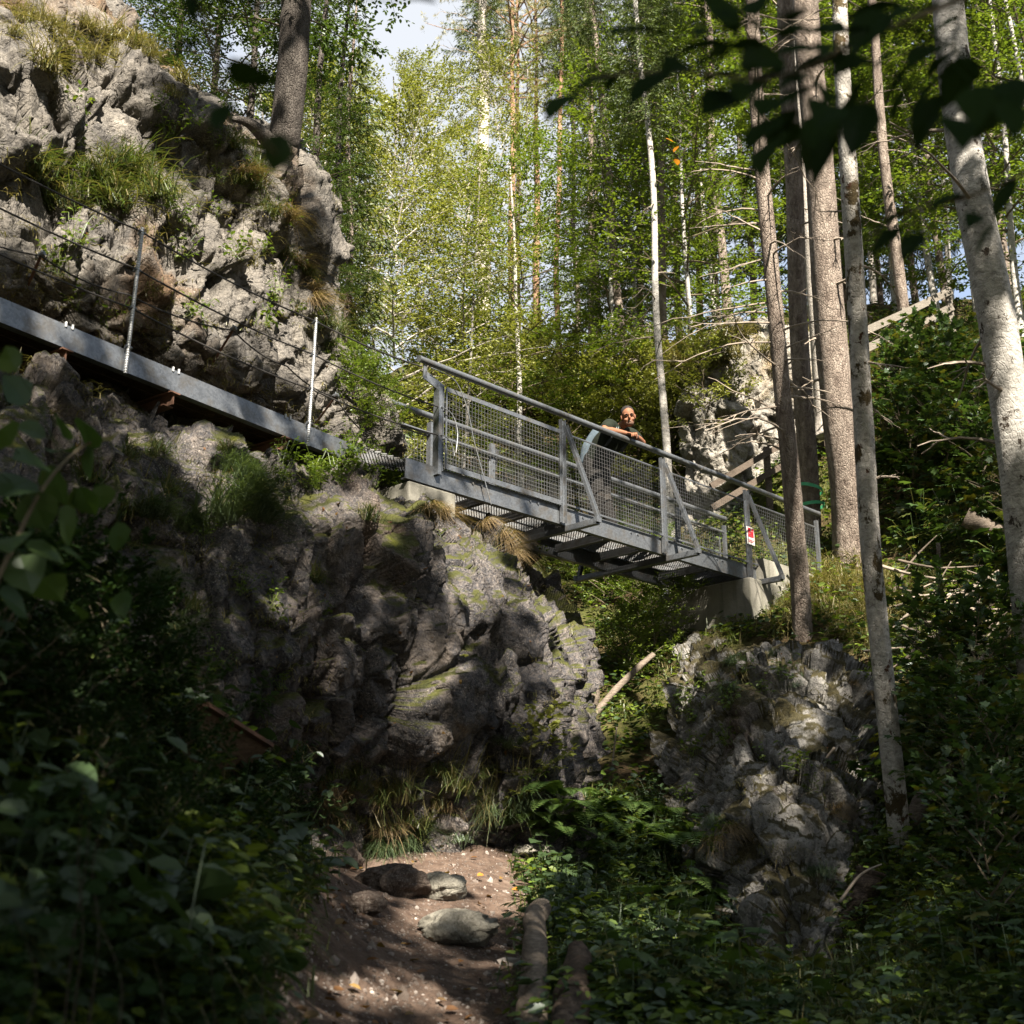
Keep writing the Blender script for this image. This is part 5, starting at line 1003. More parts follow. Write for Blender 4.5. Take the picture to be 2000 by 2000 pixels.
SAP = bush('maple0', 1035, 1590, .36, 'little ash sapling with pale sunlit leaves in front of the cliff corner', None, LEAF_SUN, 'sapling', 'sapling')

# ---- nobody could count these
hits = []
r = np.random.default_rng(9); NG = len(GROUND_TRI[1])
def cast(n, x0, x1, y0, y1):
    out = []
    for x, y in zip(r.uniform(x0, x1, n), r.uniform(y0, y1, n)):
        d = Vector(W(x, y, 1.0)) - EYEV; h = LAND.ray_cast(EYEV, d.normalized())
        if h[0] is not None and h[3] < 60: out.append((*h[0], *h[1], 1.0 if h[2] < NG else 0.0))
    return np.array(out)
H = cast(46000, -500, 2500, 300, 2300)
pmk = np.full(len(H), 9.); nr_ = H[:, 1] < 12; pmk[nr_] = path_mask(H[nr_, 0], H[nr_, 1]); isg = (H[:, 6] > .5) & (pmk > .05)
dist = np.hypot(H[:, 0], H[:, 1])
# leafy ground cover
G = H[isg]; G = G[r.random(len(G)) < np.where(G[:, 1] < 3.2, .35, .75)]; k = len(G); m_ = 6
az = r.uniform(0, 6.28, (k, m_)); rad = r.uniform(.02, .22, (k, m_)); dd = np.hypot(G[:, 0], G[:, 1])[:, None]; clump = np.clip(fbm(G[:, :3] * .9, 2, 41) + .55, .15, 1.3)[:, None]
p = np.stack([G[:, 0:1] + np.cos(az) * rad, G[:, 1:2] + np.sin(az) * rad, G[:, 2:3] + r.uniform(.0, .30, (k, m_)) * clump * np.minimum(1, dd / 6 + .2)], -1).reshape(-1, 3)
d = np.stack([np.cos(az), np.sin(az), r.uniform(-.6, .35, (k, m_))], -1).reshape(-1, 3); sz = (.055 + .0022 * np.repeat(dd, m_, 1)) * r.uniform(.6, 1.35, (k, m_)); nm = UP + r.normal(0, .35, (k * m_, 3))
sel = r.random(k * m_); mb = MB(); q = sel < .55; leaves(mb, p[q], d[q], nm[q], sz.ravel()[q], .65, 'oval'); tag(mb.build('undergrowth', LEAF_GREY), kind='stuff')
mb = MB(); q = sel >= .55; leaves(mb, p[q], d[q], nm[q], sz.ravel()[q] * 1.0, .65, 'oval'); tag(mb.build('ground_cover', LEAF_BEECH), kind='stuff')
# grass
G = H[isg & (fbm(H[:, :3] * .6, 2, 51) > -.15)]; G = G[(G[:, 1] > 2.5)]; k = len(G); m_ = 7; base = np.repeat(G[:, :3], m_, 0) + np.concatenate([r.normal(0, .09, (k * m_, 2)), np.full((k * m_, 1), -.03)], 1)
az = r.uniform(0, 6.28, k * m_); tl = np.abs(r.normal(0, .45, k * m_)); d = np.stack([np.cos(az) * np.sin(tl), np.sin(az) * np.sin(tl), np.cos(tl)], 1); L = r.uniform(.12, .40, k * m_)
mb = MB(); blades(mb, base, d, L, r.uniform(.4, 1.5, k * m_), .0022 + .00022 * np.repeat(np.hypot(G[:, 0], G[:, 1]), m_), 4); tag(mb.build('grass', GRASS), kind='stuff')
# moss-side sprigs on the rocks
G = H[(H[:, 6] < .5) & (H[:, 5] > .45) & (pmk > .15)]; G = G[r.random(len(G)) < .45]; k = len(G); m_ = 9; base = np.repeat(G[:, :3], m_, 0) + r.normal(0, .045, (k * m_, 3)) * np.array([1, 1, .2]); az = r.uniform(0, 6.28, k * m_); tl = np.abs(r.normal(.3, .5, k * m_))
d = np.stack([np.cos(az) * np.sin(tl), np.sin(az) * np.sin(tl), np.cos(tl)], 1); mb = MB(); blades(mb, base, d, r.uniform(.06, .2, k * m_), r.uniform(.6, 1.8, k * m_), .003, 4); tag(mb.build('cliff_grass', GRASS_GOLD), kind='stuff')
# fallen leaves
G = H[(pmk < .6) | (r.random(len(H)) < .10)]; G = G[r.random(len(G)) < np.where(G[:, 1] < 12, .07, .2)]; k = len(G); az = r.uniform(0, 6.28, k); mb = MB(); leaves(mb, G[:, :3] + G[:, 3:6] * .025, np.stack([np.cos(az), np.sin(az), r.normal(0, .2, k)], 1), G[:, 3:6] + r.normal(0, .2, (k, 3)), r.uniform(.04, .075, k), .6, 'oval', .15)
tag(mb.build('fallen_leaves', leaf_mat('fallen_leaf', [(.09, .045, .02), (.13, .065, .025), (.06, .035, .016), (.16, .10, .03)], .2, .05)), kind='stuff')
# small stones on the path
G = cast(9000, 450, 1250, 1580, 2250); pq = path_mask(G[:, 0], G[:, 1]); G = G[(pq < .12) & (r.random(len(G)) < .2 + .5 * (fbm(G[:, :3] * 1.5, 2, 8) > 0))]; k = len(G); V0, F0 = ico(1); n0 = len(V0); sz = r.lognormal(-4.75, .5, k) 
V = (V0[None] * (1 + r.normal(0, .22, (k, n0, 1))) * r.uniform(.55, 1.1, (k, 1, 3)) * sz[:, None, None]) + G[:, None, :3]; mb = MB(); mb.add(V.reshape(-1, 3), (np.arange(k)[:, None, None] * n0 + F0[None]).reshape(-1, 3))
PEB = Mat('pebble'); gi = PEB.n('NewGeometry'); tag(mb.build('gravel', PEB.pbr(PEB.ramp(gi.outputs['Random Per Island'], [(0., (.05, .038, .03)), (.6, (.11, .09, .078)), (1., (.24, .215, .195))]), .9)), kind='stuff')

# ------------------------------------------------------------------ foreground leaves, out of focus
DARKTWIG = plain('shade_darkened_twig', (.03, .024, .017), .85, 0, .3, 20)  # twig colour darkened to stand in for shade on the near shrubs
def sprig(name, keys, r0, spots, label, cat, mat, kind='round', wr=.8, wood=GREENTWIG, seed=0, group=None):
    K_ = np.array([W(*k) for k in keys]); b = K_[0].copy(); e = empty(name, tuple(b), label, cat, group); Q = spline(K_, 50); mb = MB(); tube(mb, Q - b, np.linspace(r0, r0 * .3, 50), 6); mb.build('twig', wood, e)
    r = np.random.default_rng(seed); lp = []; ld = []; ln = []; ls = []; st = MB()
    for x, y, d_, s_ in spots:
        c = W(x, y, d_); i = np.argmin(((Q - c) ** 2).sum(1)); q = Q[i]; v = c - q; l = np.linalg.norm(v); dr = nrmz(v + r.normal(0, .25, 3) * s_ + (np.array([-1.1, 0, -.35]) if name == 'overhanging_branch' and x > 1000 else np.array([0, 0, -.3])) * s_); base = c - dr * s_ * .5
        tube(st, [q - b, (q + base) / 2 - b + UP * .1 * l, base - b], .0016, 4, cap=False); lp.append(base - b); ld.append(dr); ln.append(UP * .75 + np.array([r.normal(0, .35), -.75 + r.normal(0, .3), 0])); ls.append(s_)
    leaves(st, np.array(lp), np.array(ld), np.array(ln), np.array(ls), wr, kind, .12); st.build('leaves', mat, e); return e
r = np.random.default_rng(4)
TR = [(1330, 60), (1375, 110), (1500, 60), (1560, 60), (1620, 90), (1690, 90), (1400, 20), (1270, 60), (1600, 180), (1520, 250), (1480, 260), (1650, 240), (1760, 80), (1820, 60), (1220, 150), (1450, 90), (1540, 115), (1870, 160), (1920, 230), (1750, 200), (1580, 290), (1500, 160), (1415, 150), (1710, 20), (1330, 130), (1610, 220), (1550, 190), (1470, 175), (1660, 60), (1980, 230), (1800, 240), (1240, 60), (1180, 75), (1150, 165), (1095, 205), (1300, 150), (1270, 170), (1390, 60), (1430, 35), (1350, 95), (1480, 115), (1540, 165), (1440, 145), (1590, 130), (1650, 125), (1700, 60), (1740, 40), (1600, 60), (1530, 30), (1560, 235), (1500, 205), (1590, 255), (1620, 315), (1500, 300), (1470, 330), (1760, 145), (1800, 105), (1830, 125), (1720, 245), (1860, 255), (1900, 205), (1960, 205), (1460, 215), (1640, 200), (1700, 130), (1560, 100), (1480, 10), (1650, 10), (1420, 200), (1540, 265), (1780, 20), (1680, 250), (1990, 180), (1800, 190)]
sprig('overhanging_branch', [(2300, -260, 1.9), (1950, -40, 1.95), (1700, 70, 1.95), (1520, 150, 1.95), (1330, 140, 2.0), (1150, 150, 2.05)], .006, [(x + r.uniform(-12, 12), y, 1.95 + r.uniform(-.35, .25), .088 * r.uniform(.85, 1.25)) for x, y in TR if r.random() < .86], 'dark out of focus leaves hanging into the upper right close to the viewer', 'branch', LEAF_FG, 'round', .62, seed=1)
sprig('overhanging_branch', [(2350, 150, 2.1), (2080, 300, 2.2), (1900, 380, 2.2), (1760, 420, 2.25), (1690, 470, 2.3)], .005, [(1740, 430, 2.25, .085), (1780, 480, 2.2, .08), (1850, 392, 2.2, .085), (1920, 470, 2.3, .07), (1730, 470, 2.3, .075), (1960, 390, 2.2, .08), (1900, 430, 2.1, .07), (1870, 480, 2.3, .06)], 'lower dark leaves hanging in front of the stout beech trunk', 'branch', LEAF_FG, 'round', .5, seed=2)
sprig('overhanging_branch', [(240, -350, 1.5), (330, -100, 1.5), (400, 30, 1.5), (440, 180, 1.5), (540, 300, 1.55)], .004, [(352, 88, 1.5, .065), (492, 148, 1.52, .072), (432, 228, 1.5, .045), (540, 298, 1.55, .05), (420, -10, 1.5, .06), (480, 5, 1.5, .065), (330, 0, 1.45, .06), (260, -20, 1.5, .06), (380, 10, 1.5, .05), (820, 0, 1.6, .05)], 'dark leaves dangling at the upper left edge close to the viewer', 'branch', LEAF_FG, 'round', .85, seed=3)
hz_ = []
for x, y, d_, s_ in ((30, 760, 3.4, .10), (20, 700, 3.3, .08), (170, 850, 3.6, .12), (120, 880, 3.6, .12), (175, 905, 3.6, .10), (60, 900, 3.3, .12), (30, 950, 3.3, .12), (110, 950, 3.5, .13), (75, 1000, 3.4, .12), (130, 1030, 3.5, .13), (20, 1060, 3.2, .12), (90, 1080, 3.4, .12), (150, 1090, 3.5, .11), (215, 855, 3.7, .07), (60, 840, 3.5, .09), (10, 850, 3.2, .10), (140, 980, 3.6, .10), (170, 980, 3.6, .10), (50, 1120, 3.3, .12), (200, 970, 3.7, .08), (230, 1050, 3.8, .10), (100, 1150, 3.5, .11), (-30, 1000, 3.2, .12), (-40, 900, 3.2, .12), (120, 830, 3.5, .10), (30, 1180, 3.3, .12), (150, 1190, 3.6, .10), (240, 1180, 3.9, .09)): hz_.append((x, y, d_, s_))
sprig('hazel_bush', [(-150, 1500, 3.2), (-60, 1250, 3.2), (20, 1080, 3.3), (80, 960, 3.4), (150, 880, 3.55), (215, 850, 3.7)], .010, hz_, 'hazel branch with broad soft leaves at the left edge before the cliff', 'bush', LEAF_MAPLE, 'round', 1.0, seed=4)
def fgbush(seed, px, py, d, n, h, label):
    rg = np.random.default_rng(seed)
    for j in range(n):
        x = px + rg.uniform(-140, 140); keys = [(x - 20, py + 380, d), (x, py + 200, d + .05), (x + rg.uniform(-30, 30), py + 60, d + .1), (x + rg.uniform(-60, 60), py - h, d + .15)]; sp = []
        for i in range(26): f = rg.uniform(.0, 1); sp.append((x + rg.uniform(-85, 85), py - h + f * (h + 260), d + rg.uniform(-.1, .45), .040 * rg.uniform(.6, 1.4)))
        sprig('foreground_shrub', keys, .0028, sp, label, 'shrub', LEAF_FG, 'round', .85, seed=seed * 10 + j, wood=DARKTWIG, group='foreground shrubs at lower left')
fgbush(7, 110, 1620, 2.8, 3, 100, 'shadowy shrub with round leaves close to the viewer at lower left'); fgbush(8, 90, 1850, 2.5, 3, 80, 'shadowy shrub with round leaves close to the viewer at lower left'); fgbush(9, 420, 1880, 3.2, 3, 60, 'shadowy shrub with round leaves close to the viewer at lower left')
# a few autumn leaves
for nm_, lm, spots in (('yellow_leaf', LEAF_YEL, ((225, 1455), (235, 1485), (285, 1675), (305, 1045), (1730, 1420), (1870, 1790), (1880, 1905), (1930, 1440), (1900, 1630), (1985, 1700), (1480, 1480), (1800, 1870))), ('orange_leaf', LEAF_RED, ((465, 1755), (940, 1722), (1000, 1750), (885, 1820), (700, 1990), (1300, 270), (1325, 285), (1320, 310), (1040, 1790)))):
    for x, y in spots:
        h = hit(x, y); c = (np.array(h[0]) + np.array(h[1]) * .06) if y > 600 and h[0] is not None else W(x, y, 21.5)
        mb = MB(); az = r.uniform(0, 6.28); leaves(mb, np.zeros((1, 3)), np.array([[math.cos(az), math.sin(az), -.2]]), np.array([[0, -.6, .7]]), .062 if y > 600 else .16, .8, 'maple' if nm_[0] == 'y' else 'oval'); 
        tag(mb.build(nm_, lm, loc=tuple(c)), ('bright yellow leaf among the dark green' if nm_[0] == 'y' else 'orange brown fallen leaf standing out') , 'leaf', nm_.replace('_', ' ') + ' accents')
# ------------------------------------------------------------------ the man leaning on the railing
def skin_mat(name, col, vary=.15, rough=.65, sss=.0):
    m = Mat(name); n = m.noise(22, 4, .6); c = m.ramp(n, [(.3, tuple(x * (1 - vary) for x in col)), (.7, tuple(x * (1 + vary) for x in col))]); return m.pbr(c, rough, spec=.15)
SKIN = skin_mat('skin', (.16, .074, .043)); SHIRT = skin_mat('black_green_tshirt', (.009, .012, .008), .3, .9); TROUS = skin_mat('dark_trousers', (.009, .0085, .008), .3, .9); KNEE = skin_mat('grey_knee_cloth', (.020, .018, .016), .25, .9)
PACK = skin_mat('blue_grey_pack', (.07, .095, .118), .18, .8); PACKD = skin_mat('dark_strap', (.035, .04, .045), .2, .8); HAIR = skin_mat('grey_black_hair', (.018, .016, .015), .5, .8); BOOT = skin_mat('boot', (.035, .028, .024), .3, .7)
STUB = skin_mat('grey_stubble', (.095, .056, .040), .3, .8); TEETH = skin_mat('teeth', (.16, .13, .11), .03, .3); EYEM = skin_mat('dark_eye', (.03, .02, .016), .1, .2); PSTRIP = skin_mat('pale_strap', (.2, .24, .265), .1, .7)
s0 = s_at(1224, HR); MO = B(s0, 0, 0); MR, MF = -UB, -VB
def J(r_, f, z): return MR * r_ + MF * f + UP * z
man = empty('person', tuple(MO - MF * .40), 'smiling man in a dark T-shirt with a blue grey backpack leaning on the bridge railing', 'person'); MOFF = MF * .40
def fuse(mb, name, mat, voxel, smooth=4, parent=man):
    o = mb.build('raw', mat); md = o.modifiers.new('r', 'REMESH'); md.mode = 'VOXEL'; md.voxel_size = voxel; md.use_smooth_shade = True
    if smooth: m2 = o.modifiers.new('s', 'SMOOTH'); m2.iterations = smooth; m2.factor = .5
    dg = bpy.context.evaluated_depsgraph_get(); dg.update(); me = bpy.data.meshes.new_from_object(o.evaluated_get(dg)); old = o.data; bpy.data.objects.remove(o); bpy.data.meshes.remove(old)
    me.name = name; me.materials.clear(); me.materials.append(mat); me.polygons.foreach_set('use_smooth', np.ones(len(me.polygons), bool)); n = bpy.data.objects.new(name, me); return link(n, parent)
BV_, BF_ = ico(3)
def ball(mb, c, rad, axes=None):
    V = BV_ * np.array(rad) if axes is None else (BV_ * np.array(rad)) @ np.array(axes); mb.add(V + np.asarray(c) + MOFF, BF_); return mb
def limb(mb, pts, rads, n=12):
    Q = spline(np.array(pts), 4 * len(pts)); rr = np.interp(np.linspace(0, len(pts) - 1, 4 * len(pts)), np.arange(len(pts)), rads); tube(mb, Q + MOFF, rr, n); ball(mb, Q[0], [rr[0]] * 3); ball(mb, Q[-1], [rr[-1]] * 3); return mb
HD = J(.05, .075, 1.425); ta = R(42); hf = MF * math.cos(ta) + MR * math.sin(ta); hf = nrmz(hf - UP * .30); hr_ = nrmz(np.cross(hf, UP)); hu = np.cross(hr_, hf); tl = R(8)
hr_, hu = hr_ * math.cos(tl) - hu * math.sin(tl), hu * math.cos(tl) + hr_ * math.sin(tl); AX = np.array([hr_, hf, hu])
HS = 1.12
def Hh(a, b, c): return HD + (hr_ * a + hf * b + hu * c) * HS
sh = {1: J(.20, -.11, 1.32), -1: J(-.20, -.09, 1.30)}; el = {1: J(.36, -.06, 1.205), -1: J(-.33, -.01, 1.205)}; wr = {1: J(.085, .055, 1.205), -1: J(-.075, .075, 1.21)}
hip = {1: J(.095, -.50, .90), -1: J(-.095, -.50, .90)}; kn = {1: J(.12, -.40, .50), -1: J(-.10, -.47, .50)}; an = {1: J(.13, -.44, .10), -1: J(-.10, -.36, .10)}
mb = MB()
ball(mb, Hh(0, -.012, .035), tuple(q * HS for q in (.074, .095, .085)), AX); ball(mb, Hh(0, .012, -.04), tuple(q * HS for q in (.060, .074, .075)), AX); ball(mb, Hh(0, .045, -.085), tuple(q * HS for q in (.036, .036, .026)), AX); ball(mb, Hh(0, .098, -.012), tuple(q * HS for q in (.013, .022, .020)), AX); ball(mb, Hh(0, .090, .012), tuple(q * HS for q in (.010, .014, .024)), AX)
for s_ in (-1, 1):
    ball(mb, Hh(s_ * .076, -.005, -.005), tuple(q * HS for q in (.012, .022, .033)), AX); ball(mb, Hh(s_ * .032, .070, .028), tuple(q * HS for q in (.026, .014, .010)), AX); ball(mb, Hh(s_ * .038, .062, -.030), tuple(q * HS for q in (.022, .018, .018)), AX)
limb(mb, [Hh(0, -.03, -.05), J(.02, -.07, 1.345), J(0, -.13, 1.29)], [.052, .056, .075])
limb(mb, [J(0, -.50, .90), J(0, -.46, 1.02), J(0, -.30, 1.18), J(0, -.16, 1.27)], [.10, .09, .10, .085])
for s_ in (-1, 1):
    limb(mb, [J(0, -.15, 1.265), sh[s_]], [.07, .048]); limb(mb, [sh[s_], (sh[s_] + el[s_]) / 2 + J(s_ * .015, -.01, 0), el[s_]], [.056, .050, .042]); limb(mb, [el[s_], el[s_] * .6 + wr[s_] * .4 + UP * .006, wr[s_]], [.041, .040, .027])
    limb(mb, [hip[s_], kn[s_], an[s_]], [.06, .046, .034]); limb(mb, [an[s_], an[s_] + MF * .08 - UP * .05], [.036, .035])
    # hand: palm, four unequal fingers curling over the tube, thumb from the side
    pd = nrmz(J(-s_ * .8, .55, -.12)); pn = UP; ps = nrmz(np.cross(pd, pn)); P_ = wr[s_] + pd * .045
    ball(mb, P_, (.046, .038, .016), np.array([pd, ps, pn]))
    for i, (o_, ln_) in enumerate(((-.028, .062), (-.0095, .074), (.0095, .070), (.027, .055))):
        b0 = P_ + pd * .035 + ps * o_; d2 = nrmz(pd + ps * o_ * 4); limb(mb, [b0, b0 + d2 * ln_ * .45 + UP * .004, b0 + d2 * ln_ * .8 - UP * .018, b0 + d2 * ln_ * .92 - UP * .045], [.0092, .0088, .0080, .0070], 8)
    tb = P_ - pd * .02 + ps * (-.032 if np.dot(ps, MF) < 0 else .032) * -1; tdir = nrmz(pd * .8 + ps * (.5 if np.dot(tb - P_, ps) > 0 else -.5)); limb(mb, [tb, tb + tdir * .03, tb + tdir * .055 - UP * .012], [.012, .0105, .0085], 8)
body = fuse(mb, 'body', SKIN, .0062, 2)
def shell(pts_list, name, mat, voxel=.012, smooth=5, parent=man):
    mb = MB()
    for p_, r_ in pts_list: limb(mb, p_, r_, 14)
    return fuse(mb, name, mat, voxel, smooth, parent)
ax = lambda a, b, f: a * (1 - f) + b * f
shirt = [([J(.075, -.47, 1.0), J(.08, -.33, 1.17), J(.09, -.16, 1.27)], [.12, .135, .115]), ([J(-.075, -.47, 1.0), J(-.08, -.33, 1.17), J(-.09, -.15, 1.265)], [.12, .135, .115]), ([J(0, -.47, 1.0), J(0, -.30, 1.18), J(.01, -.13, 1.30)], [.14, .16, .095])]
for s_ in (-1, 1): shirt += [([J(s_ * .08, -.14, 1.285), sh[s_], ax(sh[s_], el[s_], .52)], [.105, .088, .076])]
tshirt = shell(shirt, 'tshirt', SHIRT)
tr = [([J(.06, -.50, .98), J(.06, -.50, .86)], [.14, .14]), ([J(-.06, -.50, .98), J(-.06, -.50, .86)], [.14, .14])]
for s_ in (-1, 1): tr += [([hip[s_], ax(hip[s_], kn[s_], .5), kn[s_], ax(kn[s_], an[s_], .5), an[s_] + UP * .0], [.118, .108, .090, .084, .080])]
trousers = shell(tr, 'trousers', TROUS)
for s_ in (1, -1):
    mb = MB(); limb(mb, [ax(hip[s_], kn[s_], .62), kn[s_] + MF * .006, ax(kn[s_], an[s_], .3)], [.088, .087, .082], 14); fuse(mb, 'knee_patch', KNEE, .012, 4, trousers)
    mb = MB(); limb(mb, [an[s_] + UP * .05, an[s_] - UP * .035], [.056, .052]); limb(mb, [an[s_] - UP * .055 - MF * .03, an[s_] - UP * .055 + MF * .14 + MR * s_ * .03], [.046, .042]); fuse(mb, 'boot', BOOT, .010, 4)
mb = MB(); ball(mb, Hh(0, -.024, .052), tuple(q * HS for q in (.078, .092, .080)), AX); hair = fuse(mb, 'hair', HAIR, .008, 2)
# keep only the cap of short hair above the forehead and round the back of the head
bm = bmesh.new(); bm.from_mesh(hair.data); kill = []
for f in bm.faces:
    c = np.array(f.calc_center_median()) - MOFF - HD; b_, c_ = c @ hf, c @ hu
    if c_ < .018 + max(0, b_ + .02) * .95: kill.append(f)
bmesh.ops.delete(bm, geom=kill, context='FACES'); bm.to_mesh(hair.data); bm.free()
mb = MB(); ball(mb, Hh(0, .026, -.070), tuple(q * HS for q in (.053, .062, .046)), AX); beard = fuse(mb, 'stubble', STUB, .007, 2)
mb = MB(); a = np.linspace(-1, 1, 11); Q = np.array([Hh(x * .027, .0885 - .016 * x * x, -.052 + .013 * x * x) for x in a]) + MOFF; tube(mb, Q, .0034 * np.sqrt(1 - .8 * a ** 2), 8); mb.build('smile', TEETH, man, True)
for s_ in (-1, 1): mb = MB(); ball(mb, Hh(s_ * .031, .0765, .010), tuple(q * HS for q in (.012, .009, .0045)), AX); mb.build('eye', EYEM, man, True); mb = MB(); tube(mb, np.array([Hh(s_ * .014, .088, .027), Hh(s_ * .032, .086, .033), Hh(s_ * .050, .070, .028)]) + MOFF, .0042, 6); mb.build('eyebrow', HAIR, man, True)
# backpack and straps, watch
bk = empty('backpack', (0, 0, 0), 'blue grey hiking backpack on the back of the man at the railing', 'backpack')
bk.location = man.location
mb = MB()
for a_ in (-.075, .075): limb(mb, [J(a_, -.62, 1.00), J(a_, -.55, 1.16), J(a_ * .9, -.42, 1.33)], [.085, .105, .085], 14)
fuse(mb, 'bag', PACK, .012, 5, bk); mb = MB(); limb(mb, [J(-.06, -.70, 1.02), J(-.055, -.645, 1.13)], [.06, .055]); limb(mb, [J(.06, -.70, 1.02), J(.055, -.645, 1.13)], [.06, .055]); fuse(mb, 'front_pocket', PACK, .012, 4, bk)
for s_ in (-1, 1):
    Q = spline(np.array([J(s_ * .11, -.38, 1.36), J(s_ * .115, -.21, 1.405), J(s_ * .12, -.075, 1.345), J(s_ * .14, -.06, 1.24), J(s_ * .15, -.22, 1.09)]), 26) + MOFF; mb = MB(); T, N_, B_ = frames(Q)
    for i in range(25): bar(mb, Q[i], Q[i + 1] + T[i] * .004, .048, .014, nrmz(J(0, .6, .7)))
    sp_ = mb.build('shoulder_strap', PACKD, bk)
    for e_ in (-.016, .016):
        mb = MB(); tube(mb, Q[2:20] + MR * e_ + MF * .012 + UP * .006, .004, 6); mb.build('strap_edge', PSTRIP, sp_)
mb = MB(); c_ = ax(el[-1], wr[-1], .86); d_ = nrmz(wr[-1] - el[-1]); tube(mb, np.array([c_ - d_ * .012, c_ + d_ * .012]) + MOFF, .034, 16); tube(mb, np.array([c_ + UP * .032, c_ + UP * .042]) + MOFF, .018, 12); mb.build('watch', PACKD, man)
# ------------------------------------------------------------------ unseen leaf canopy added behind the viewer, placed to throw shade and leave gaps
LITP_ = [(470, 985, 60, 55, .8), (330, 1240, 55, 45, .6), (640, 900, 90, 30, .6), (1560, 1420, 50, 30, .6), (1500, 1560, 30, 50, .5), (1540, 1700, 40, 40, .5), (1620, 1330, 50, 30, .6), (1260, 1620, 60, 30, .55), (1360, 1760, 50, 30, .5), (1200, 1860, 60, 30, .5), (560, 1150, 40, 40, .6), (480, 1010, 50, 30, .6), (860, 1010, 40, 30, .6), (800, 1430, 40, 40, .6), (700, 1180, 30, 50, .55), (690, 1015, 75, 40, .9), (620, 960, 30, 18, .7), (400, 885, 50, 22, .9), (330, 855, 40, 18, .7), (455, 960, 45, 25, .7), (610, 1300, 30, 45, .8), (660, 1290, 30, 30, .8), (930, 1120, 55, 75, .8), (985, 1060, 40, 50, .8), (740, 1280, 55, 35, .7), (840, 1330, 70, 30, .7), (1010, 1350, 45, 60, .5), (760, 1150, 40, 25, .6), (880, 1240, 45, 30, .6),
        (1000, 1740, 75, 40, .95), (900, 1695, 170, 32, .75), (880, 1790, 90, 40, .6), (750, 1940, 110, 22, .8), (860, 1975, 60, 25, .8), (700, 1600, 70, 25, .9), (790, 1550, 110, 55, .85), (900, 1580, 90, 50, .75), (1030, 1450, 45, 35, .9), (1130, 1590, 110, 45, .55), (1090, 1650, 60, 20, .6),
        (1290, 1330, 75, 60, .95), (1150, 1340, 80, 80, .9), (1180, 1210, 130, 50, .75), (1330, 1130, 70, 40, .8), (1100, 1160, 60, 60, .6), (1740, 1345, 40, 12, .9), (1880, 1210, 110, 60, .75), (1640, 1130, 110, 50, .75), (1700, 1240, 70, 40, .5), (1960, 720, 70, 90, .7), (1975, 880, 60, 60, .7), (1520, 1090, 50, 30, .8), (1780, 700, 120, 50, .8), (640, 1640, 40, 20, .6), (1060, 1900, 40, 50, .4), (1500, 1170, 30, 40, .6)]
LITP = [(a, b, max(c * 1.25, 45), max(d * 1.3, 38), e) for a, b, c, d, e in LITP_]
SHP = [(490, 190, 110, 150, .85), (350, 190, 60, 50, .8), (600, 480, 45, 130, .6), (420, 560, 60, 40, .25), (1850, 950, 170, 170, .85), (220, 340, 60, 40, .25), (1190, 1480, 130, 110, .9), (1900, 350, 120, 250, .25), (1250, 600, 120, 160, .25), (1400, 500, 90, 250, .3)]
def lit(x, y):
    if x < 700: yb = 590 + .42 * x
    elif x < 1500: yb = 884 + (x - 700) * .29
    else: yb = 1116 - (x - 1500) * .55
    b = 1 / (1 + math.exp((y - yb + 10) / 28.)); b = .05 + .84 * b
    for cx, cy, rx, ry, s_ in SHP:
        q = ((x - cx) / rx) ** 2 + ((y - cy) / ry) ** 2
        if q < 1.6: b *= 1 - s_ * min(1, 1.6 - q)
    for cx, cy, rx, ry, s_ in LITP:
        q = ((x - cx) / rx) ** 2 + ((y - cy) / ry) ** 2
        if q < 1.25: b = max(b, s_ * min(1, (1.25 - q) * 2.5))
    return b
rg = np.random.default_rng(2024); SUNV = np.array(SUN); cp = []
def shade(T, n=4):  # adds leaves up the sun ray so that T falls in shade
    s_ = (T[1] + 1.5 + rg.uniform(0, 4)) / -SUNV[1]; P_ = np.asarray(T) + SUNV * max(6, s_); cp.append(P_ + rg.normal(0, .09, (n, 3)))
def nz_(X, Y): return fbm(np.stack([np.asarray(X) * .020, np.asarray(Y) * .020, np.zeros(len(X))], 1), 3, 5) * .50
XX, YY, DZ = rg.uniform(-250, 2250, 90000), rg.uniform(-200, 2200, 90000), rg.random(90000); NN = nz_(XX, YY)
for x, y, dz, n_ in zip(XX, YY, DZ, NN):
    dv_ = Vector(W(x, y, 1.0)) - EYEV; h = LAND.ray_cast(EYEV, dv_.normalized())
    if h[0] is None: continue
    T = h[0]; d_ = h[3]
    if d_ > 26 or dz > (d_ / 21) ** 2: continue
    if lit(x, y) + n_ < .5: shade(T, 4 if y > 1000 else 3)
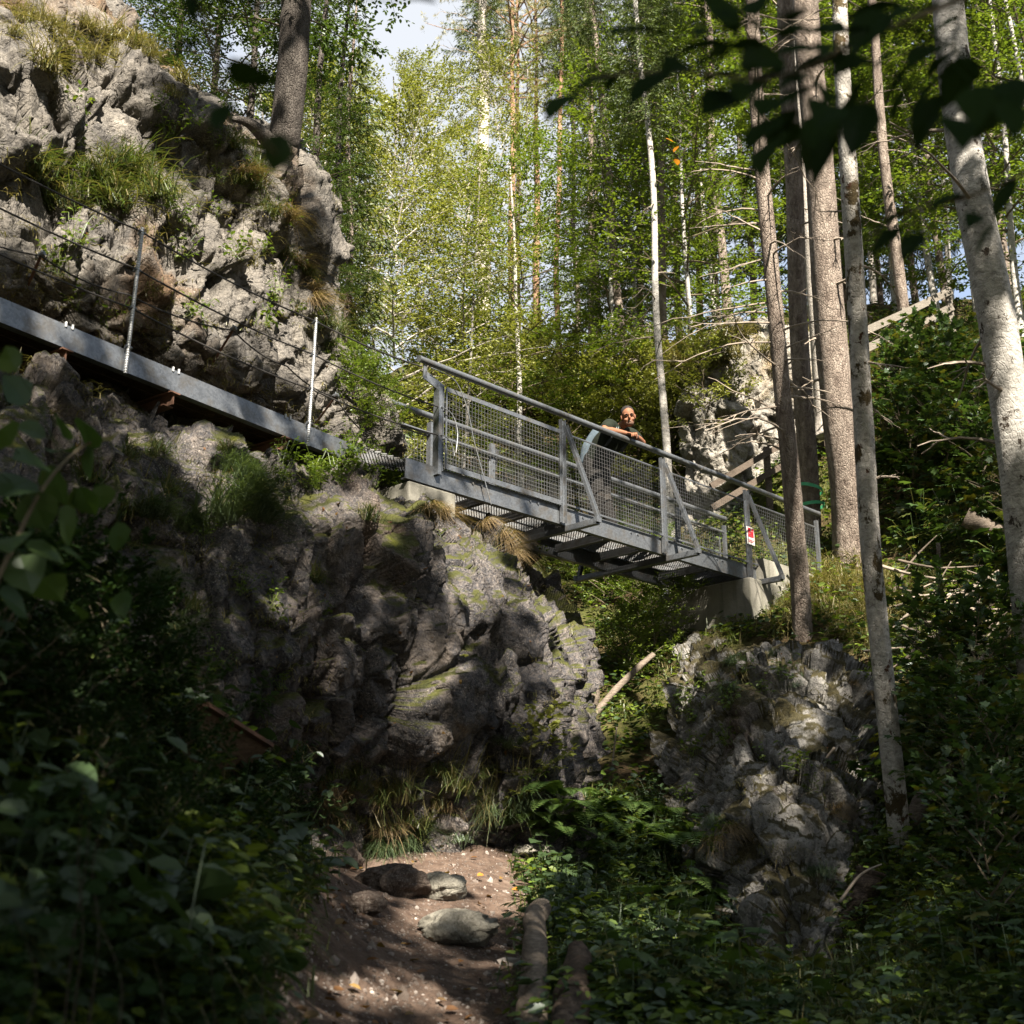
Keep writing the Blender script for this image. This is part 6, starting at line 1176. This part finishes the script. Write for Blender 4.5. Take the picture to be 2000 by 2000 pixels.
# added unseen roof of leaves over the viewer, opened at chosen sunlit spots
N_ = 29000; q = np.stack([rg.uniform(-14, 15, N_), rg.uniform(-10, 6, N_), rg.uniform(6, 19, N_)], 1)
q = q[((q[:, 1] < 0) | ((q[:, 2] - 1.6) > 1.04 * q[:, 1]))]; hp_ = np.full((len(q), 3), np.nan)
for i, P_ in enumerate(q):
    h = LAND.ray_cast(Vector(P_), -SUN)
    if h[0] is not None and h[0].y < 15.5: hp_[i] = h[0]
ok = ~np.isnan(hp_[:, 0]); q = q[ok]; hp_ = hp_[ok]; px = PIX(hp_); px[hp_[:, 1] < 1] = (0, 3000, 1); px = np.clip(px, -4000, 4000); nn_ = nz_(px[:, 0], px[:, 1])
keep = np.array([not (-300 < a < 2300 and -300 < b < 2300) or lit(a, b) + n_ < .42 for (a, b, c), n_ in zip(px, nn_)]); roof = q[keep]
for k in range(5200):                                   # more added leaves to shade the viewer, near bushes and low plants
    T = np.array([rg.uniform(-.7, 1.3), rg.uniform(.9, 2.3), rg.uniform(1.7, 3.2)]) if k >= 3400 else np.array([rg.uniform(-3.5, 4), rg.uniform(-.5, 8), rg.uniform(.5, 3.6)])
    h = LAND.ray_cast(Vector(T), -SUN)
    if h[0] is not None and h[0].y > 3:
        px = PIX(h[0])[0]
        if lit(px[0], px[1]) > .45: continue
    shade(T, 5)
cp = np.concatenate(cp); k = len(cp); mbl = MB(); leaves(mbl, cp, rg.normal(0, 1, (k, 3)), SUNV * .8 + rg.normal(0, .6, (k, 3)), rg.uniform(.09, .15, k), .7, 'diamond'); kr = len(roof); leaves(mbl, roof, rg.normal(0, 1, (kr, 3)), np.array([0, 0, 1.]) + rg.normal(0, .5, (kr, 3)), rg.uniform(.22, .34, kr), .8, 'oval')
st_ = empty('added_shade_canopy', (1.5, -9, float(gz(1.5, -9))), 'unseen tree added behind the viewer, its leaves placed to cast the dappled shade', 'tree'); o_ = np.array(st_.location)
mbl.v = [v - o_ for v in mbl.v]; mbl.build('crown', LEAF_DARK, st_)  # all the added shade leaves, built as one crown
mb, Q, rr = trunk_of([np.array([0, 0, -.3]), np.array([.1, .2, 6]), np.array([-.2, .6, 13]), np.array([0, 1, 22])], .32, .08, 60, 14, 5); mb.build('trunk', BEECH_BARK, st_, smooth=True)  # unseen trunk added to carry the shade leaves
print('canopy leaves', k, kr)
